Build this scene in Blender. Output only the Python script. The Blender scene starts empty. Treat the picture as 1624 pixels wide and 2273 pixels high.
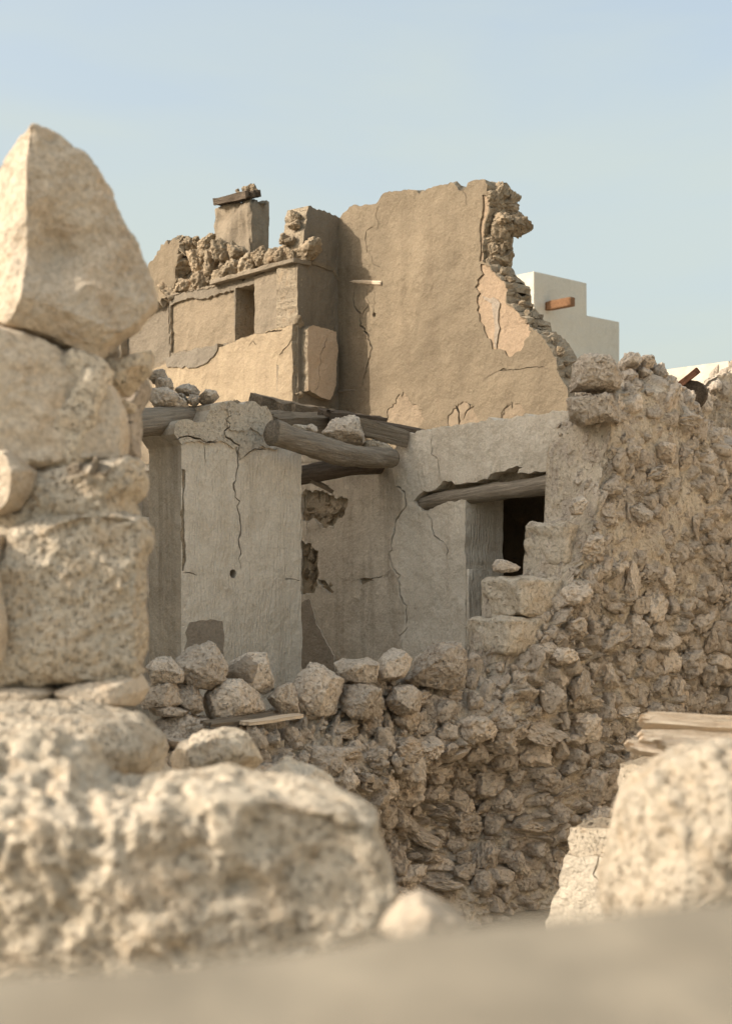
import bpy, bmesh, math, random
import numpy as np
from mathutils import Vector, Matrix, Euler
from mathutils.geometry import delaunay_2d_cdt

# ------------------------------------------------------------------ camera, sky, sun, exposure
SC = bpy.context.scene
COL = SC.collection
EZ = 2.35                      # eye height above the ground
F, CU, HV = 3122.0, 812.0, 1300.0   # focal length, centre column and horizon row, in 1624 x 2273 picture units

cam_d = bpy.data.cameras.new('camera')
cam = bpy.data.objects.new('camera', cam_d)
COL.objects.link(cam)
cam.location = (0, 0, EZ)
cam.rotation_euler = (math.radians(90), 0, 0)
cam_d.sensor_fit = 'VERTICAL'
cam_d.sensor_height = 24.0
cam_d.lens = 24.0 * F / 2273.0
cam_d.shift_y = (HV - 1136.5) / 2273.0
cam_d.clip_start = 0.05
cam_d.clip_end = 2000
cam_d.dof.use_dof = True
cam_d.dof.focus_distance = 11.6
cam_d.dof.aperture_fstop = 1.95
cam_d.dof.aperture_blades = 7
SC.camera = cam

SUN_EL, SUN_AZ = 30.0, (-0.966, -0.259)     # elevation, horizontal direction towards the sun
world = bpy.data.worlds.new('World')
SC.world = world
world.use_nodes = True
wn, wl = world.node_tree.nodes, world.node_tree.links
wn.clear()
w_out = wn.new('ShaderNodeOutputWorld')
w_bg = wn.new('ShaderNodeBackground')
w_sky = wn.new('ShaderNodeTexSky')
w_sky.sky_type = 'NISHITA'
w_sky.sun_disc = False
w_sky.sun_elevation = math.radians(SUN_EL)
w_sky.sun_rotation = math.atan2(SUN_AZ[0], SUN_AZ[1])
w_sky.air_density = 1.0
w_sky.dust_density = 7.0
w_sky.ozone_density = 1.0
w_bg.inputs['Strength'].default_value = 0.15
# a thin veil of high cirrus over the whole sky
w_tc = wn.new('ShaderNodeTexCoord')
w_map = wn.new('ShaderNodeMapping')
w_map.inputs['Rotation'].default_value = (0.3, 0.75, 0.2)
w_map.inputs['Scale'].default_value = (2.0, 2.0, 9.0)
w_noise = wn.new('ShaderNodeTexNoise')
w_noise.inputs['Scale'].default_value = 1.6
w_noise.inputs['Detail'].default_value = 5.0
w_noise.inputs['Distortion'].default_value = 0.5
w_mr = wn.new('ShaderNodeMapRange')
w_mr.inputs['From Min'].default_value = 0.38
w_mr.inputs['From Max'].default_value = 0.66
w_mr.inputs['To Min'].default_value = 0.47
w_mr.inputs['To Max'].default_value = 0.68
w_mix = wn.new('ShaderNodeMix')
w_mix.data_type = 'RGBA'
w_mix.inputs['B'].default_value = (2.0, 2.2, 2.0, 1)
wl.new(w_tc.outputs['Generated'], w_map.inputs['Vector'])
wl.new(w_map.outputs['Vector'], w_noise.inputs['Vector'])
wl.new(w_noise.outputs['Fac'], w_mr.inputs['Value'])
w_sep = wn.new('ShaderNodeSeparateXYZ')
w_hz = wn.new('ShaderNodeMapRange')            # haze thickens towards the horizon all round
w_hz.interpolation_type = 'SMOOTHSTEP'
w_hz.inputs['From Min'].default_value = 0.0
w_hz.inputs['From Max'].default_value = 0.45
w_hz.inputs['To Min'].default_value = 0.35
w_hz.inputs['To Max'].default_value = 0.0
w_add = wn.new('ShaderNodeMath')
w_add.operation = 'ADD'
wl.new(w_tc.outputs['Generated'], w_sep.inputs[0])
wl.new(w_sep.outputs['Z'], w_hz.inputs['Value'])
wl.new(w_hz.outputs[0], w_add.inputs[0])
wl.new(w_mr.outputs['Result'], w_add.inputs[1])
wl.new(w_add.outputs[0], w_mix.inputs['Factor'])
wl.new(w_sky.outputs['Color'], w_mix.inputs['A'])
wl.new(w_mix.outputs['Result'], w_bg.inputs['Color'])
wl.new(w_bg.outputs['Background'], w_out.inputs['Surface'])

sun_d = bpy.data.lights.new('sun', 'SUN')
sun_d.energy = 2.0
sun_d.angle = math.radians(0.6)
sun_d.color = (1.0, 0.90, 0.77)
sun = bpy.data.objects.new('sun', sun_d)
COL.objects.link(sun)
_ce = math.cos(math.radians(SUN_EL))
_tosun = Vector((SUN_AZ[0] * _ce, SUN_AZ[1] * _ce, math.sin(math.radians(SUN_EL))))
sun.rotation_euler = _tosun.to_track_quat('Z', 'Y').to_euler()

SC.view_settings.view_transform = 'Standard'
SC.view_settings.look = 'None'
SC.view_settings.exposure = 1.17
SC.view_settings.gamma = 1.0
SC.view_settings.use_curve_mapping = False
SC.render.engine = 'CYCLES'
SC.cycles.use_denoising = True
SC.cycles.max_bounces = 6
SC.cycles.diffuse_bounces = 4

# ------------------------------------------------------------------ noise
RNG = np.random.RandomState(7)
_PERM = RNG.permutation(512).astype(np.int64)
_PERM = np.concatenate([_PERM % 256] * 4)[:1024]
_G = RNG.normal(size=(256, 3)); _G /= np.linalg.norm(_G, axis=1)[:, None]

def _hash(ix, iy, iz):
    return _PERM[(_PERM[(_PERM[ix & 255] + iy) & 511] + iz) & 511] & 255

def perlin(p, seed=0.0):
    p = np.asarray(p, float) + np.array([seed * 17.31, seed * 5.77, seed * 11.13])
    i = np.floor(p).astype(np.int64); f = p - i
    u = f * f * f * (f * (f * 6 - 15) + 10)
    r = 0
    for dx in (0, 1):
        wx = u[:, 0] if dx else 1 - u[:, 0]
        for dy in (0, 1):
            wy = u[:, 1] if dy else 1 - u[:, 1]
            for dz in (0, 1):
                wz = u[:, 2] if dz else 1 - u[:, 2]
                g = _G[_hash(i[:, 0] + dx, (i[:, 1] + dy) & 255, (i[:, 2] + dz) & 255)]
                r = r + wx * wy * wz * ((f - np.array([dx, dy, dz])) * g).sum(1)
    return r * 1.6

def fbm(p, octaves=4, seed=0.0, gain=0.5):
    r, a = 0, 1.0
    p = np.asarray(p, float)
    for o in range(octaves):
        r = r + a * perlin(p * (2.03 ** o), seed + o * 3.1)
        a *= gain
    return r

def worley(p, seed=0.0):
    p = np.asarray(p, float) + seed * 7.7
    i = np.floor(p).astype(np.int64)
    best = np.full(len(p), 9.0)
    for dx in (-1, 0, 1):
        for dy in (-1, 0, 1):
            for dz in (-1, 0, 1):
                c = i + np.array([dx, dy, dz])
                h = _hash(c[:, 0], c[:, 1] & 255, c[:, 2] & 255)
                q = c + 0.5 + _G[h] * 0.45
                best = np.minimum(best, ((q - p) ** 2).sum(1))
    return np.sqrt(best)

def cells(p, seed=0.0):
    """distance to the nearest and second nearest cell point, the cell's number and its point"""
    p = np.asarray(p, float) + seed * 7.7
    i = np.floor(p).astype(np.int64)
    n = len(p); f1 = np.full(n, 9.0); f2 = np.full(n, 9.0); idn = np.zeros(n, np.int64); fp = np.zeros((n, 3))
    for dx in (-1, 0, 1):
        for dy in (-1, 0, 1):
            for dz in (-1, 0, 1):
                c = i + np.array([dx, dy, dz])
                h = _hash(c[:, 0], c[:, 1] & 255, c[:, 2] & 255)
                q = c + 0.5 + _G[h] * 0.5
                d = np.sqrt(((q - p) ** 2).sum(1))
                near = d < f1
                f2 = np.where(near, f1, np.minimum(f2, d))
                idn = np.where(near, ((c[:, 0] & 1023) << 20) | ((c[:, 1] & 1023) << 10) | (c[:, 2] & 1023), idn)
                fp = np.where(near[:, None], q, fp)
                f1 = np.where(near, d, f1)
    return f1, f2, idn, fp - seed * 7.7

# ------------------------------------------------------------------ picture -> place
ZM = {1: (320, 400, 2.03), 2: (800, 400, 1.647), 3: (300, 950, 2.03), 4: (900, 950, 1.833), 5: (300, 1450, 1.624),
      6: (900, 1550, 1.833), 7: (0, 250, 2.066), 8: (0, 1250, 1.476), 'A': (1280, 820, 3.2095), 'B': (640, 930, 4.06),
      'C': (1330, 1650, 3.561), 'D': (300, 860, 4.06), 0: (0, 0, 1 / 1.0998)}
def Z(k, pts):
    x0, y0, s = ZM[k]
    return [((x0 + p[0] / s) / 1.0998, (y0 + p[1] / s) / 1.0998) + tuple(p[2:]) for p in pts]
def at(u, v, Y):
    return np.array([(u - CU) / F * Y, Y, EZ + (HV - v) / F * Y])

TH = math.radians(48)
W2 = np.array([math.cos(TH), -math.sin(TH)])      # along the doorway wall, to the right and nearer
N2 = np.array([-math.sin(TH), -math.cos(TH)])     # out of the doorway wall, to the left and nearer

class Frame:
    def __init__(s, O, ax, n):
        s.O, s.ax, s.n = np.array(O, float), np.array(ax, float), np.array(n, float)
    def px(s, u, v, off=0.0):
        r = np.array([(u - CU) / F, 1.0])
        t = (s.O @ s.n + off) / (r @ s.n)
        p = r * t
        return float((p - s.O) @ s.ax), EZ + (HV - v) / F * t
    def poly(s, pts, off=0.0):
        return [s.px(p[0], p[1], off) + tuple(p[2:]) for p in pts]
    def w(s, a, z, off=0.0):
        a, z, off = np.broadcast_arrays(np.asarray(a, float), np.asarray(z, float), np.asarray(off, float))
        x = s.O[0] + s.ax[0] * a + s.n[0] * off
        y = s.O[1] + s.ax[1] * a + s.n[1] * off
        return np.stack([x, y, z], -1)
    def Y(s, u, off=0.0):
        r = np.array([(u - CU) / F, 1.0])
        return float((s.O @ s.n + off) / (r @ s.n))

FD = Frame((0.85, 12.0), W2, N2)                   # doorway wall
FP = Frame((0.236, 12.68), -N2, W2)                # cross wall with the tall plaster panel
FS = Frame((1.9, 10.83), -N2, W2)                  # outer face of the rubble side wall
FN = Frame((-0.73, 15.0), W2, N2)                  # upper wall with the niche
FR = Frame((-0.73, 15.0), (.62, .7846), (.7846, -.62))                 # return beside it
_a, _z = FR.px(752, 800)
_b = FR.w(_a, 0)
FB = Frame((_b[0], _b[1]), W2, N2)                 # tall plaster wall

# ------------------------------------------------------------------ objects
def setp(o, label=None, cat=None, group=None, kind=None):
    if label: o['label'] = label
    if cat: o['category'] = cat
    if group: o['group'] = group
    if cat and not kind: kind = 'thing'
    if kind: o['kind'] = kind
    return o

def empty(name, loc, label, cat, group=None):
    o = bpy.data.objects.new(name, None)
    o.location = loc
    o.empty_display_size = 0.2
    COL.objects.link(o)
    return setp(o, label, cat, group)

def tri_mesh(name, V, T, mats=(), mi=None, smooth=True):
    V = np.asarray(V, np.float32); T = np.asarray(T, np.int32)
    me = bpy.data.meshes.new(name)
    me.vertices.add(len(V)); me.vertices.foreach_set('co', V.ravel())
    me.loops.add(len(T) * 3); me.loops.foreach_set('vertex_index', T.ravel())
    me.polygons.add(len(T))
    me.polygons.foreach_set('loop_start', np.arange(0, len(T) * 3, 3, dtype=np.int32))
    me.polygons.foreach_set('loop_total', np.full(len(T), 3, np.int32))
    for m in mats: me.materials.append(m)
    if mi is not None: me.polygons.foreach_set('material_index', np.asarray(mi, np.int32))
    sm = np.full(len(T), bool(smooth)) if np.isscalar(smooth) else np.asarray(smooth, bool)
    me.polygons.foreach_set('use_smooth', sm)
    me.update(calc_edges=True)
    me.validate()
    return me

def link(name, me, parent=None, loc=(0, 0, 0), rot=(0, 0, 0), scale=(1, 1, 1), mat=None):
    """loc is a place in the world; a parent is an unrotated Empty or mesh"""
    o = bpy.data.objects.new(name, me)
    COL.objects.link(o)
    if parent is not None:
        o.parent = parent
        p = np.array(parent.location, float)
        q = parent.parent
        while q is not None:
            p = p + np.array(q.location); q = q.parent
        loc = np.array(loc, float) - p
    o.location = loc; o.rotation_euler = rot; o.scale = scale
    if mat is not None and len(me.materials) == 0: me.materials.append(mat)
    return o

def based(name, V, T, mats, parent=None, mi=None, smooth=True):
    """mesh object whose origin is the middle of its base"""
    V = np.asarray(V, float)
    b = np.array([(V[:, 0].min() + V[:, 0].max()) / 2, (V[:, 1].min() + V[:, 1].max()) / 2, V[:, 2].min()])
    return link(name, tri_mesh(name, V - b, T, mats, mi, smooth), parent, b)

# ------------------------------------------------------------------ materials
class NT:
    def __init__(s, name):
        s.m = bpy.data.materials.new(name); s.m.use_nodes = True
        s.t = s.m.node_tree; s.n = s.t.nodes; s.n.clear()
        s.out = s.n.new('ShaderNodeOutputMaterial')
        s.b = s.n.new('ShaderNodeBsdfPrincipled')
        s.t.links.new(s.b.outputs[0], s.out.inputs['Surface'])
        s.b.inputs['Roughness'].default_value = 0.95
        s.b.inputs['Specular IOR Level'].default_value = 0.15
    def L(s, a, b): s.t.links.new(a, b)
    def put(s, sock, v):
        if hasattr(v, 'links') or isinstance(v, bpy.types.NodeSocket): s.L(v, sock)
        else: sock.default_value = v
    def coord(s, rnd=False, scale=(1, 1, 1), rot=(0, 0, 0)):
        tc = s.n.new('ShaderNodeTexCoord')
        v = tc.outputs['Object']
        if rnd:
            oi = s.n.new('ShaderNodeObjectInfo')
            vm = s.n.new('ShaderNodeVectorMath'); vm.operation = 'MULTIPLY_ADD'
            vm.inputs[0].default_value = (41, 17, 29)
            s.L(oi.outputs['Random'], vm.inputs[1]); s.L(v, vm.inputs[2])
            v = vm.outputs[0]
        if scale != (1, 1, 1) or rot != (0, 0, 0):
            mp = s.n.new('ShaderNodeMapping')
            mp.inputs['Scale'].default_value = scale; mp.inputs['Rotation'].default_value = rot
            s.L(v, mp.inputs['Vector']); v = mp.outputs[0]
        return v
    def noise(s, vec, scale, detail=4, rough=0.55, dist=0.0):
        n = s.n.new('ShaderNodeTexNoise')
        s.L(vec, n.inputs['Vector'])
        n.inputs['Scale'].default_value = scale; n.inputs['Detail'].default_value = detail
        n.inputs['Roughness'].default_value = rough; n.inputs['Distortion'].default_value = dist
        return n.outputs['Fac']
    def voro(s, vec, scale, feature='F1'):
        n = s.n.new('ShaderNodeTexVoronoi'); n.feature = feature
        s.L(vec, n.inputs['Vector']); n.inputs['Scale'].default_value = scale
        return n.outputs['Distance']
    def wave(s, vec, scale, dist, dscale=1.0):
        n = s.n.new('ShaderNodeTexWave')
        s.L(vec, n.inputs['Vector']); n.inputs['Scale'].default_value = scale
        n.inputs['Distortion'].default_value = dist; n.inputs['Detail'].default_value = 3; n.inputs['Detail Scale'].default_value = dscale
        return n.outputs['Fac']
    def mr(s, v, a, b, c=0.0, d=1.0):
        n = s.n.new('ShaderNodeMapRange'); s.L(v, n.inputs['Value'])
        for k, x in zip(('From Min', 'From Max', 'To Min', 'To Max'), (a, b, c, d)): n.inputs[k].default_value = x
        return n.outputs[0]
    def mix(s, f, a, b, mode='MIX'):
        n = s.n.new('ShaderNodeMix'); n.data_type = 'RGBA'; n.blend_type = mode
        s.put(n.inputs['Factor'], f)
        for k, x in (('A', a), ('B', b)):
            if isinstance(x, tuple): n.inputs[k].default_value = x + (1,) if len(x) == 3 else x
            else: s.L(x, n.inputs[k])
        return n.outputs['Result']
    def math(s, op, a, b):
        n = s.n.new('ShaderNodeMath'); n.operation = op
        s.put(n.inputs[0], a); s.put(n.inputs[1], b)
        return n.outputs[0]
    def grey(s, v):
        n = s.n.new('ShaderNodeCombineColor')
        for i in range(3): s.L(v, n.inputs[i])
        return n.outputs[0]
    def bump(s, h, dist, strength=1.0, prev=None):
        n = s.n.new('ShaderNodeBump'); s.L(h, n.inputs['Height'])
        n.inputs['Distance'].default_value = dist; n.inputs['Strength'].default_value = strength
        if prev is not None: s.L(prev, n.inputs['Normal'])
        return n.outputs[0]
    def done(s, col, nor=None):
        s.L(col, s.b.inputs['Base Color'])
        if nor is not None: s.L(nor, s.b.inputs['Normal'])
        return s.m

def m_stone(name, c1, c2, c3, k=1.0, bump=1.0, rnd=True, hue=0.5, pits=1.0, bk=None):
    """porous coral stone; k sets the size of the grain (1 = metre sized coordinates)"""
    t = NT(name); v = t.coord(rnd)
    a = t.mr(t.noise(v, 2.2 * k, 5, 0.6), 0.35, 0.65)
    col = t.mix(a, c1, c2)
    o = t.mr(t.noise(v, 4.1 * k, 6, 0.65, 0.6), 0.5, 0.68)
    col = t.mix(t.math('MULTIPLY', o, hue), col, c3)
    g = t.mr(t.noise(v, 34 * k, 5, 0.7), 0.3, 0.7, 0.74, 1.18)
    col = t.mix(1.0, col, t.grey(g), 'MULTIPLY')
    if rnd:
        oi = t.n.new('ShaderNodeObjectInfo')
        col = t.mix(1.0, col, t.grey(t.mr(oi.outputs['Random'], 0, 1, 0.80, 1.22)), 'MULTIPLY')
    pit = t.mr(t.noise(v, 27 * k, 3, 0.5, 0.4), 0.30, 0.44)
    pit2 = t.mr(t.voro(v, 46 * k), 0.1, 0.35)
    col = t.mix(t.mr(pit, 0, 1, 0.45 * pits, 0.0), col, tuple(x * 0.55 for x in c3))
    bk = bk or k
    n1 = t.bump(t.noise(v, 9 * k, 8, 0.68), 0.035 / bk * bump)
    n2 = t.bump(pit, 0.016 / bk * bump * pits, 1.0, n1)
    n3 = t.bump(pit2, 0.006 / bk * bump * pits, 1.0, n2)
    return t.done(col, n3)

def m_plaster(name, c1, c2, c3, streak=0.5, brush=0.5, blotch=1.0, grain=1.0, rot=(0, 0, -TH)):
    t = NT(name); v = t.coord(False)
    a = t.mr(t.noise(v, 1.3 * blotch, 6, 0.62, 0.4), 0.33, 0.67)
    col = t.mix(a, c1, c2)
    vs = t.coord(False, (7, 7, 0.55))
    s = t.mr(t.noise(vs, 1.0, 5, 0.6), 0.48, 0.72)
    col = t.mix(t.math('MULTIPLY', s, streak), col, c3)
    b2 = t.mr(t.noise(v, 5.5, 6, 0.7, 0.8), 0.42, 0.7)
    col = t.mix(t.math('MULTIPLY', b2, 0.4), col, c3)
    g = t.mr(t.noise(v, 60, 4, 0.75), 0.28, 0.72, 0.82, 1.14)
    col = t.mix(1.0, col, t.grey(g), 'MULTIPLY')
    sp = t.mr(t.noise(v, 24, 2, 0.5), 0.70, 0.76)
    col = t.mix(t.math('MULTIPLY', sp, 0.35), col, tuple(x * 0.45 for x in c3))
    n = t.bump(t.noise(v, 2.6, 6, 0.6), 0.085)
    vr = t.coord(False, (1, 1, 0.22), rot)
    n = t.bump(t.wave(vr, 8.0, 22.0, 0.9), 0.0034 * brush, 1.0, n)
    n = t.bump(t.noise(v, 45, 5, 0.7), 0.006 * grain, 1.0, n)
    return t.done(col, n)

def m_wood(name, c1, c2, c3, k=1.0):
    t = NT(name)
    v = t.coord(True, (0.9 * k, 9 * k, 9 * k))
    v2 = t.coord(True, (1.6 * k, 34 * k, 34 * k))
    g = t.mr(t.noise(v, 2.0, 6, 0.65, 0.6), 0.32, 0.68)
    f = t.mr(t.noise(v2, 1.6, 5, 0.7, 0.3), 0.34, 0.64)
    col = t.mix(g, c1, c2)
    col = t.mix(t.mr(f, 0, 1, 0.75, 0.0), col, c3)
    n = t.bump(f, 0.008 / k)
    n = t.bump(t.noise(t.coord(True), 5 * k, 4, 0.6), 0.03 / k, 1.0, n)
    return t.done(col, n)

M_RUB = m_stone('coral_rubble', (.62, .53, .43), (.52, .44, .355), (.52, .395, .28), 1.6, 1.0)
M_RUBV = m_stone('coral_rubble_small', (.62, .53, .43), (.50, .425, .345), (.52, .395, .28), .2, 1.0, hue=.7, bk=2.2)   # unit-sized stone meshes
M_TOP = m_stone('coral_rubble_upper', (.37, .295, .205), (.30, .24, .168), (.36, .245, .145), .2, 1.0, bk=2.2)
M_MORT = m_stone('grey_mortar', (.62, .54, .43), (.55, .47, .37), (.52, .41, .29), 1.4, 1.0, rnd=False, hue=.6, pits=.7)
M_CORE = m_stone('wall_core', (.40, .33, .24), (.33, .27, .195), (.36, .255, .155), 2.2, 1.2, rnd=False)
M_FG = m_stone('pale_coral_block', (.69, .595, .465), (.61, .525, .405), (.55, .405, .26), 2.6, 1.2, hue=.55)
M_FGP = m_stone('pale_pillar_stone', (.56, .475, .37), (.50, .42, .325), (.48, .36, .245), 2.2, .7, hue=.55, pits=.5)
M_GREY = m_plaster('grey_plaster', (.76, .68, .57), (.67, .595, .49), (.53, .45, .35), .5, 1.0)
M_GREY2 = m_plaster('grey_plaster_inner_shade', (.66, .575, .465), (.52, .445, .355), (.32, .26, .195), .8, .8)  # dirtier tone, also painting shade onto the cross wall's reveal
M_TAN = m_plaster('tan_plaster', (.285, .228, .157), (.19, .152, .106), (.18, .14, .096), .6, .0, .55)
M_TAN3 = m_plaster('sun_toned_tan_plaster', (.42, .33, .222), (.34, .265, .178), (.27, .21, .145), .6, .0)  # paler copy standing in for sun on the lower niche wall
M_PEACH2 = m_plaster('sun_toned_peach_plaster', (.60, .46, .33), (.54, .41, .295), (.46, .35, .25), .3, .0)  # own peach tint, lightened as if the corner block caught sun
M_TAN2 = m_plaster('pale_tan_plaster', (.33, .258, .18), (.285, .222, .155), (.25, .195, .135), .4, .0)
M_PEACH = m_plaster('peach_plaster', (.385, .285, .195), (.345, .255, .175), (.30, .225, .155), .3, .0)
M_ASH2 = m_plaster('shade_toned_tan_plaster', (.31, .245, .17), (.25, .20, .14), (.21, .168, .118), .6, .0)  # darker copy standing in for soft shade on the niche panel
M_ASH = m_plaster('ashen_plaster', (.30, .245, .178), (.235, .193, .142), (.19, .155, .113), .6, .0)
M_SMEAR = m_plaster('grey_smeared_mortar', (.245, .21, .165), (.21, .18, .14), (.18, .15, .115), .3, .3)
M_SHADE = m_plaster('shade_toned_plaster', (.245, .205, .155), (.20, .17, .13), (.17, .14, .105), .5, .0)  # dark tone stands in for shade on the return and niche recesses
M_GPATCH = m_plaster('patching_mortar', (.36, .30, .235), (.31, .26, .205), (.27, .22, .17), .3, .4)
M_CONC = m_plaster('pale_concrete', (.64, .59, .495), (.60, .55, .46), (.54, .49, .41), .35, .0, .4)
M_WHITE = m_plaster('whitewash', (.68, .60, .48), (.63, .555, .445), (.57, .50, .40), .2, .0, .5)
M_LOG = m_wood('weathered_log', (.43, .365, .285), (.31, .26, .20), (.16, .13, .10))
M_DARKLOG = m_wood('dark_log', (.20, .155, .115), (.13, .10, .075), (.06, .046, .034))
M_PLANK = m_wood('weathered_plank', (.33, .27, .20), (.24, .195, .145), (.11, .085, .06))
M_PALEPLANK = m_wood('bleached_timber', (.86, .74, .58), (.80, .66, .50), (.58, .42, .28))
M_RED = m_wood('red_brown_plank', (.20, .095, .055), (.14, .07, .04), (.06, .03, .02))
M_ORANGE = m_wood('orange_beam', (.30, .17, .09), (.24, .13, .07), (.14, .07, .04))

t = NT('sandy_ground'); v = t.coord(False)
_c = t.mix(t.mr(t.noise(v, .8, 8, .65), .35, .65), (.45, .38, .28), (.37, .31, .225))
_c = t.mix(1.0, _c, t.grey(t.mr(t.noise(v, 30, 5, .7), .3, .7, .7, 1.2)), 'MULTIPLY')
M_GROUND = t.done(_c, t.bump(t.noise(v, 12, 8, .7), .05))
t = NT('smooth_parapet_plaster'); v = t.coord(False)
_c = t.mix(t.mr(t.noise(v, 11, 5, .6), .38, .62), (.29, .25, .19), (.23, .197, .148))
M_PARAPET = t.done(_c, t.bump(t.noise(v, 40, 5, .6), .002))

# ------------------------------------------------------------------ stones
def ico(n):
    bm = bmesh.new(); bmesh.ops.create_icosphere(bm, subdivisions=n, radius=1.0)
    V = np.array([v.co[:] for v in bm.verts]); T = np.array([[v.index for v in f.verts] for f in bm.faces])
    bm.free(); return V, T
_ICO = {n: ico(n) for n in (3, 4, 5, 6, 7)}

def norms(V, T):
    n = np.cross(V[T[:, 1]] - V[T[:, 0]], V[T[:, 2]] - V[T[:, 0]])
    o = np.zeros_like(V)
    for k in range(3): np.add.at(o, T[:, k], n)
    return o / np.maximum(np.linalg.norm(o, axis=1), 1e-9)[:, None]

def stone_shape(seed, n=4, cuts=11, rough=0.10, pit=0.10):
    r = np.random.RandomState(seed)
    D, T = _ICO[n]
    q = r.uniform(.5, 1.05, 3)
    pw_ = r.uniform(3.0, 7.0)
    rad = 1 / ((np.abs(D) / q) ** pw_).sum(1) ** (1 / pw_)
    N = r.normal(size=(cuts, 3)); N /= np.linalg.norm(N, axis=1)[:, None]
    d = r.uniform(0.42, 0.86, cuts)
    dot = D @ N.T
    rad = np.minimum(rad, np.where(dot > 0.05, d / np.maximum(dot, 0.05), 9.0).min(1))
    V = D * rad[:, None]
    V = V + D * (fbm(V * 1.1, 3, seed * .37) * 0.10)[:, None]
    nn = norms(V, T)
    rdg = 1 - np.abs(fbm(V * 2.6, 4, seed * .91)) * 1.6
    V = V + nn * (rough * .8 * (fbm(V * 4.2, 5, seed * .53, .6)) + 0.05 * rdg - .04)[:, None]
    w = worley(V * 3.6, seed * .21)
    V = V - nn * (pit * np.clip(0.42 - w, 0, 1) * 2.2)[:, None]
    return V, T

VAR = [stone_shape(100 + i, 5, 8 + i % 7, .09 + .02 * (i % 4), .06 + .03 * (i % 3)) for i in range(26)]
VAR_LO = [stone_shape(300 + i, 4, 8 + i % 6, .10, .05) for i in range(10)]
VMESH = {}
def vmesh(i, mat):
    k = (i, mat.name)
    if k not in VMESH: VMESH[k] = tri_mesh('stone', VAR[i][0], VAR[i][1], [mat])
    return VMESH[k]

R = random.Random(11)
_TURN = [Euler((a * math.pi / 2, b * math.pi / 2, c * math.pi / 2)).to_matrix() for a in range(4) for b in range(2) for c in range(4)]
def laid(fr, jit=.28):
    """a lying orientation for a stone in a wall"""
    m = Euler((R.gauss(0, jit), R.gauss(0, jit), R.gauss(0, jit))).to_matrix()
    z = Matrix.Rotation(math.atan2(fr.ax[1], fr.ax[0]), 3, 'Z')
    return (z @ m @ R.choice(_TURN)).to_euler()
def put_stone(parent, p, r, mat=None, squash=(1, .85, .75), name='stone', rot=None, flat=False):
    mat = mat or M_RUBV
    rt = rot if rot is not None else (R.uniform(0, 6.28), R.uniform(0, 6.28), R.uniform(0, 6.28))
    k = [r * q * R.uniform(.88, 1.14) for q in squash]
    if flat:                                  # keep flat stones lying: squash along the axis that points up
        up = rot.to_matrix().transposed() @ Vector((0, 0, 1))
        i = max(range(3), key=lambda j: abs(up[j]))
        k[2], k[i] = k[i], k[2]
    return link(name, vmesh(R.randrange(len(VAR)), mat), parent, p, rt, k)

def stuff_stones(name, items, mat, parent, smooth=True):
    """many small stones joined into one mesh"""
    Vs, Ts, n = [], [], 0
    for p, r in items:
        V, T = VAR_LO[R.randrange(len(VAR_LO))]
        M = np.array(Euler((R.uniform(0, 6.28), R.uniform(0, 6.28), R.uniform(0, 6.28))).to_matrix())
        k = np.array([R.uniform(.9, 1.25), R.uniform(.7, 1), R.uniform(.6, .95)]) * r
        Vs.append((V * k) @ M.T + np.asarray(p)); Ts.append(T + n); n += len(V)
    o = based(name, np.concatenate(Vs), np.concatenate(Ts), [mat], parent, None, smooth)
    o['kind'] = 'stuff'
    return o

def area_centroid(P):
    x, z = P[:, 0], P[:, 1]; x2, z2 = np.roll(x, -1), np.roll(z, -1)
    c = x * z2 - x2 * z; A = c.sum() / 2
    return np.array([((x + x2) * c).sum(), ((z + z2) * c).sum()]) / (6 * A)

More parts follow.
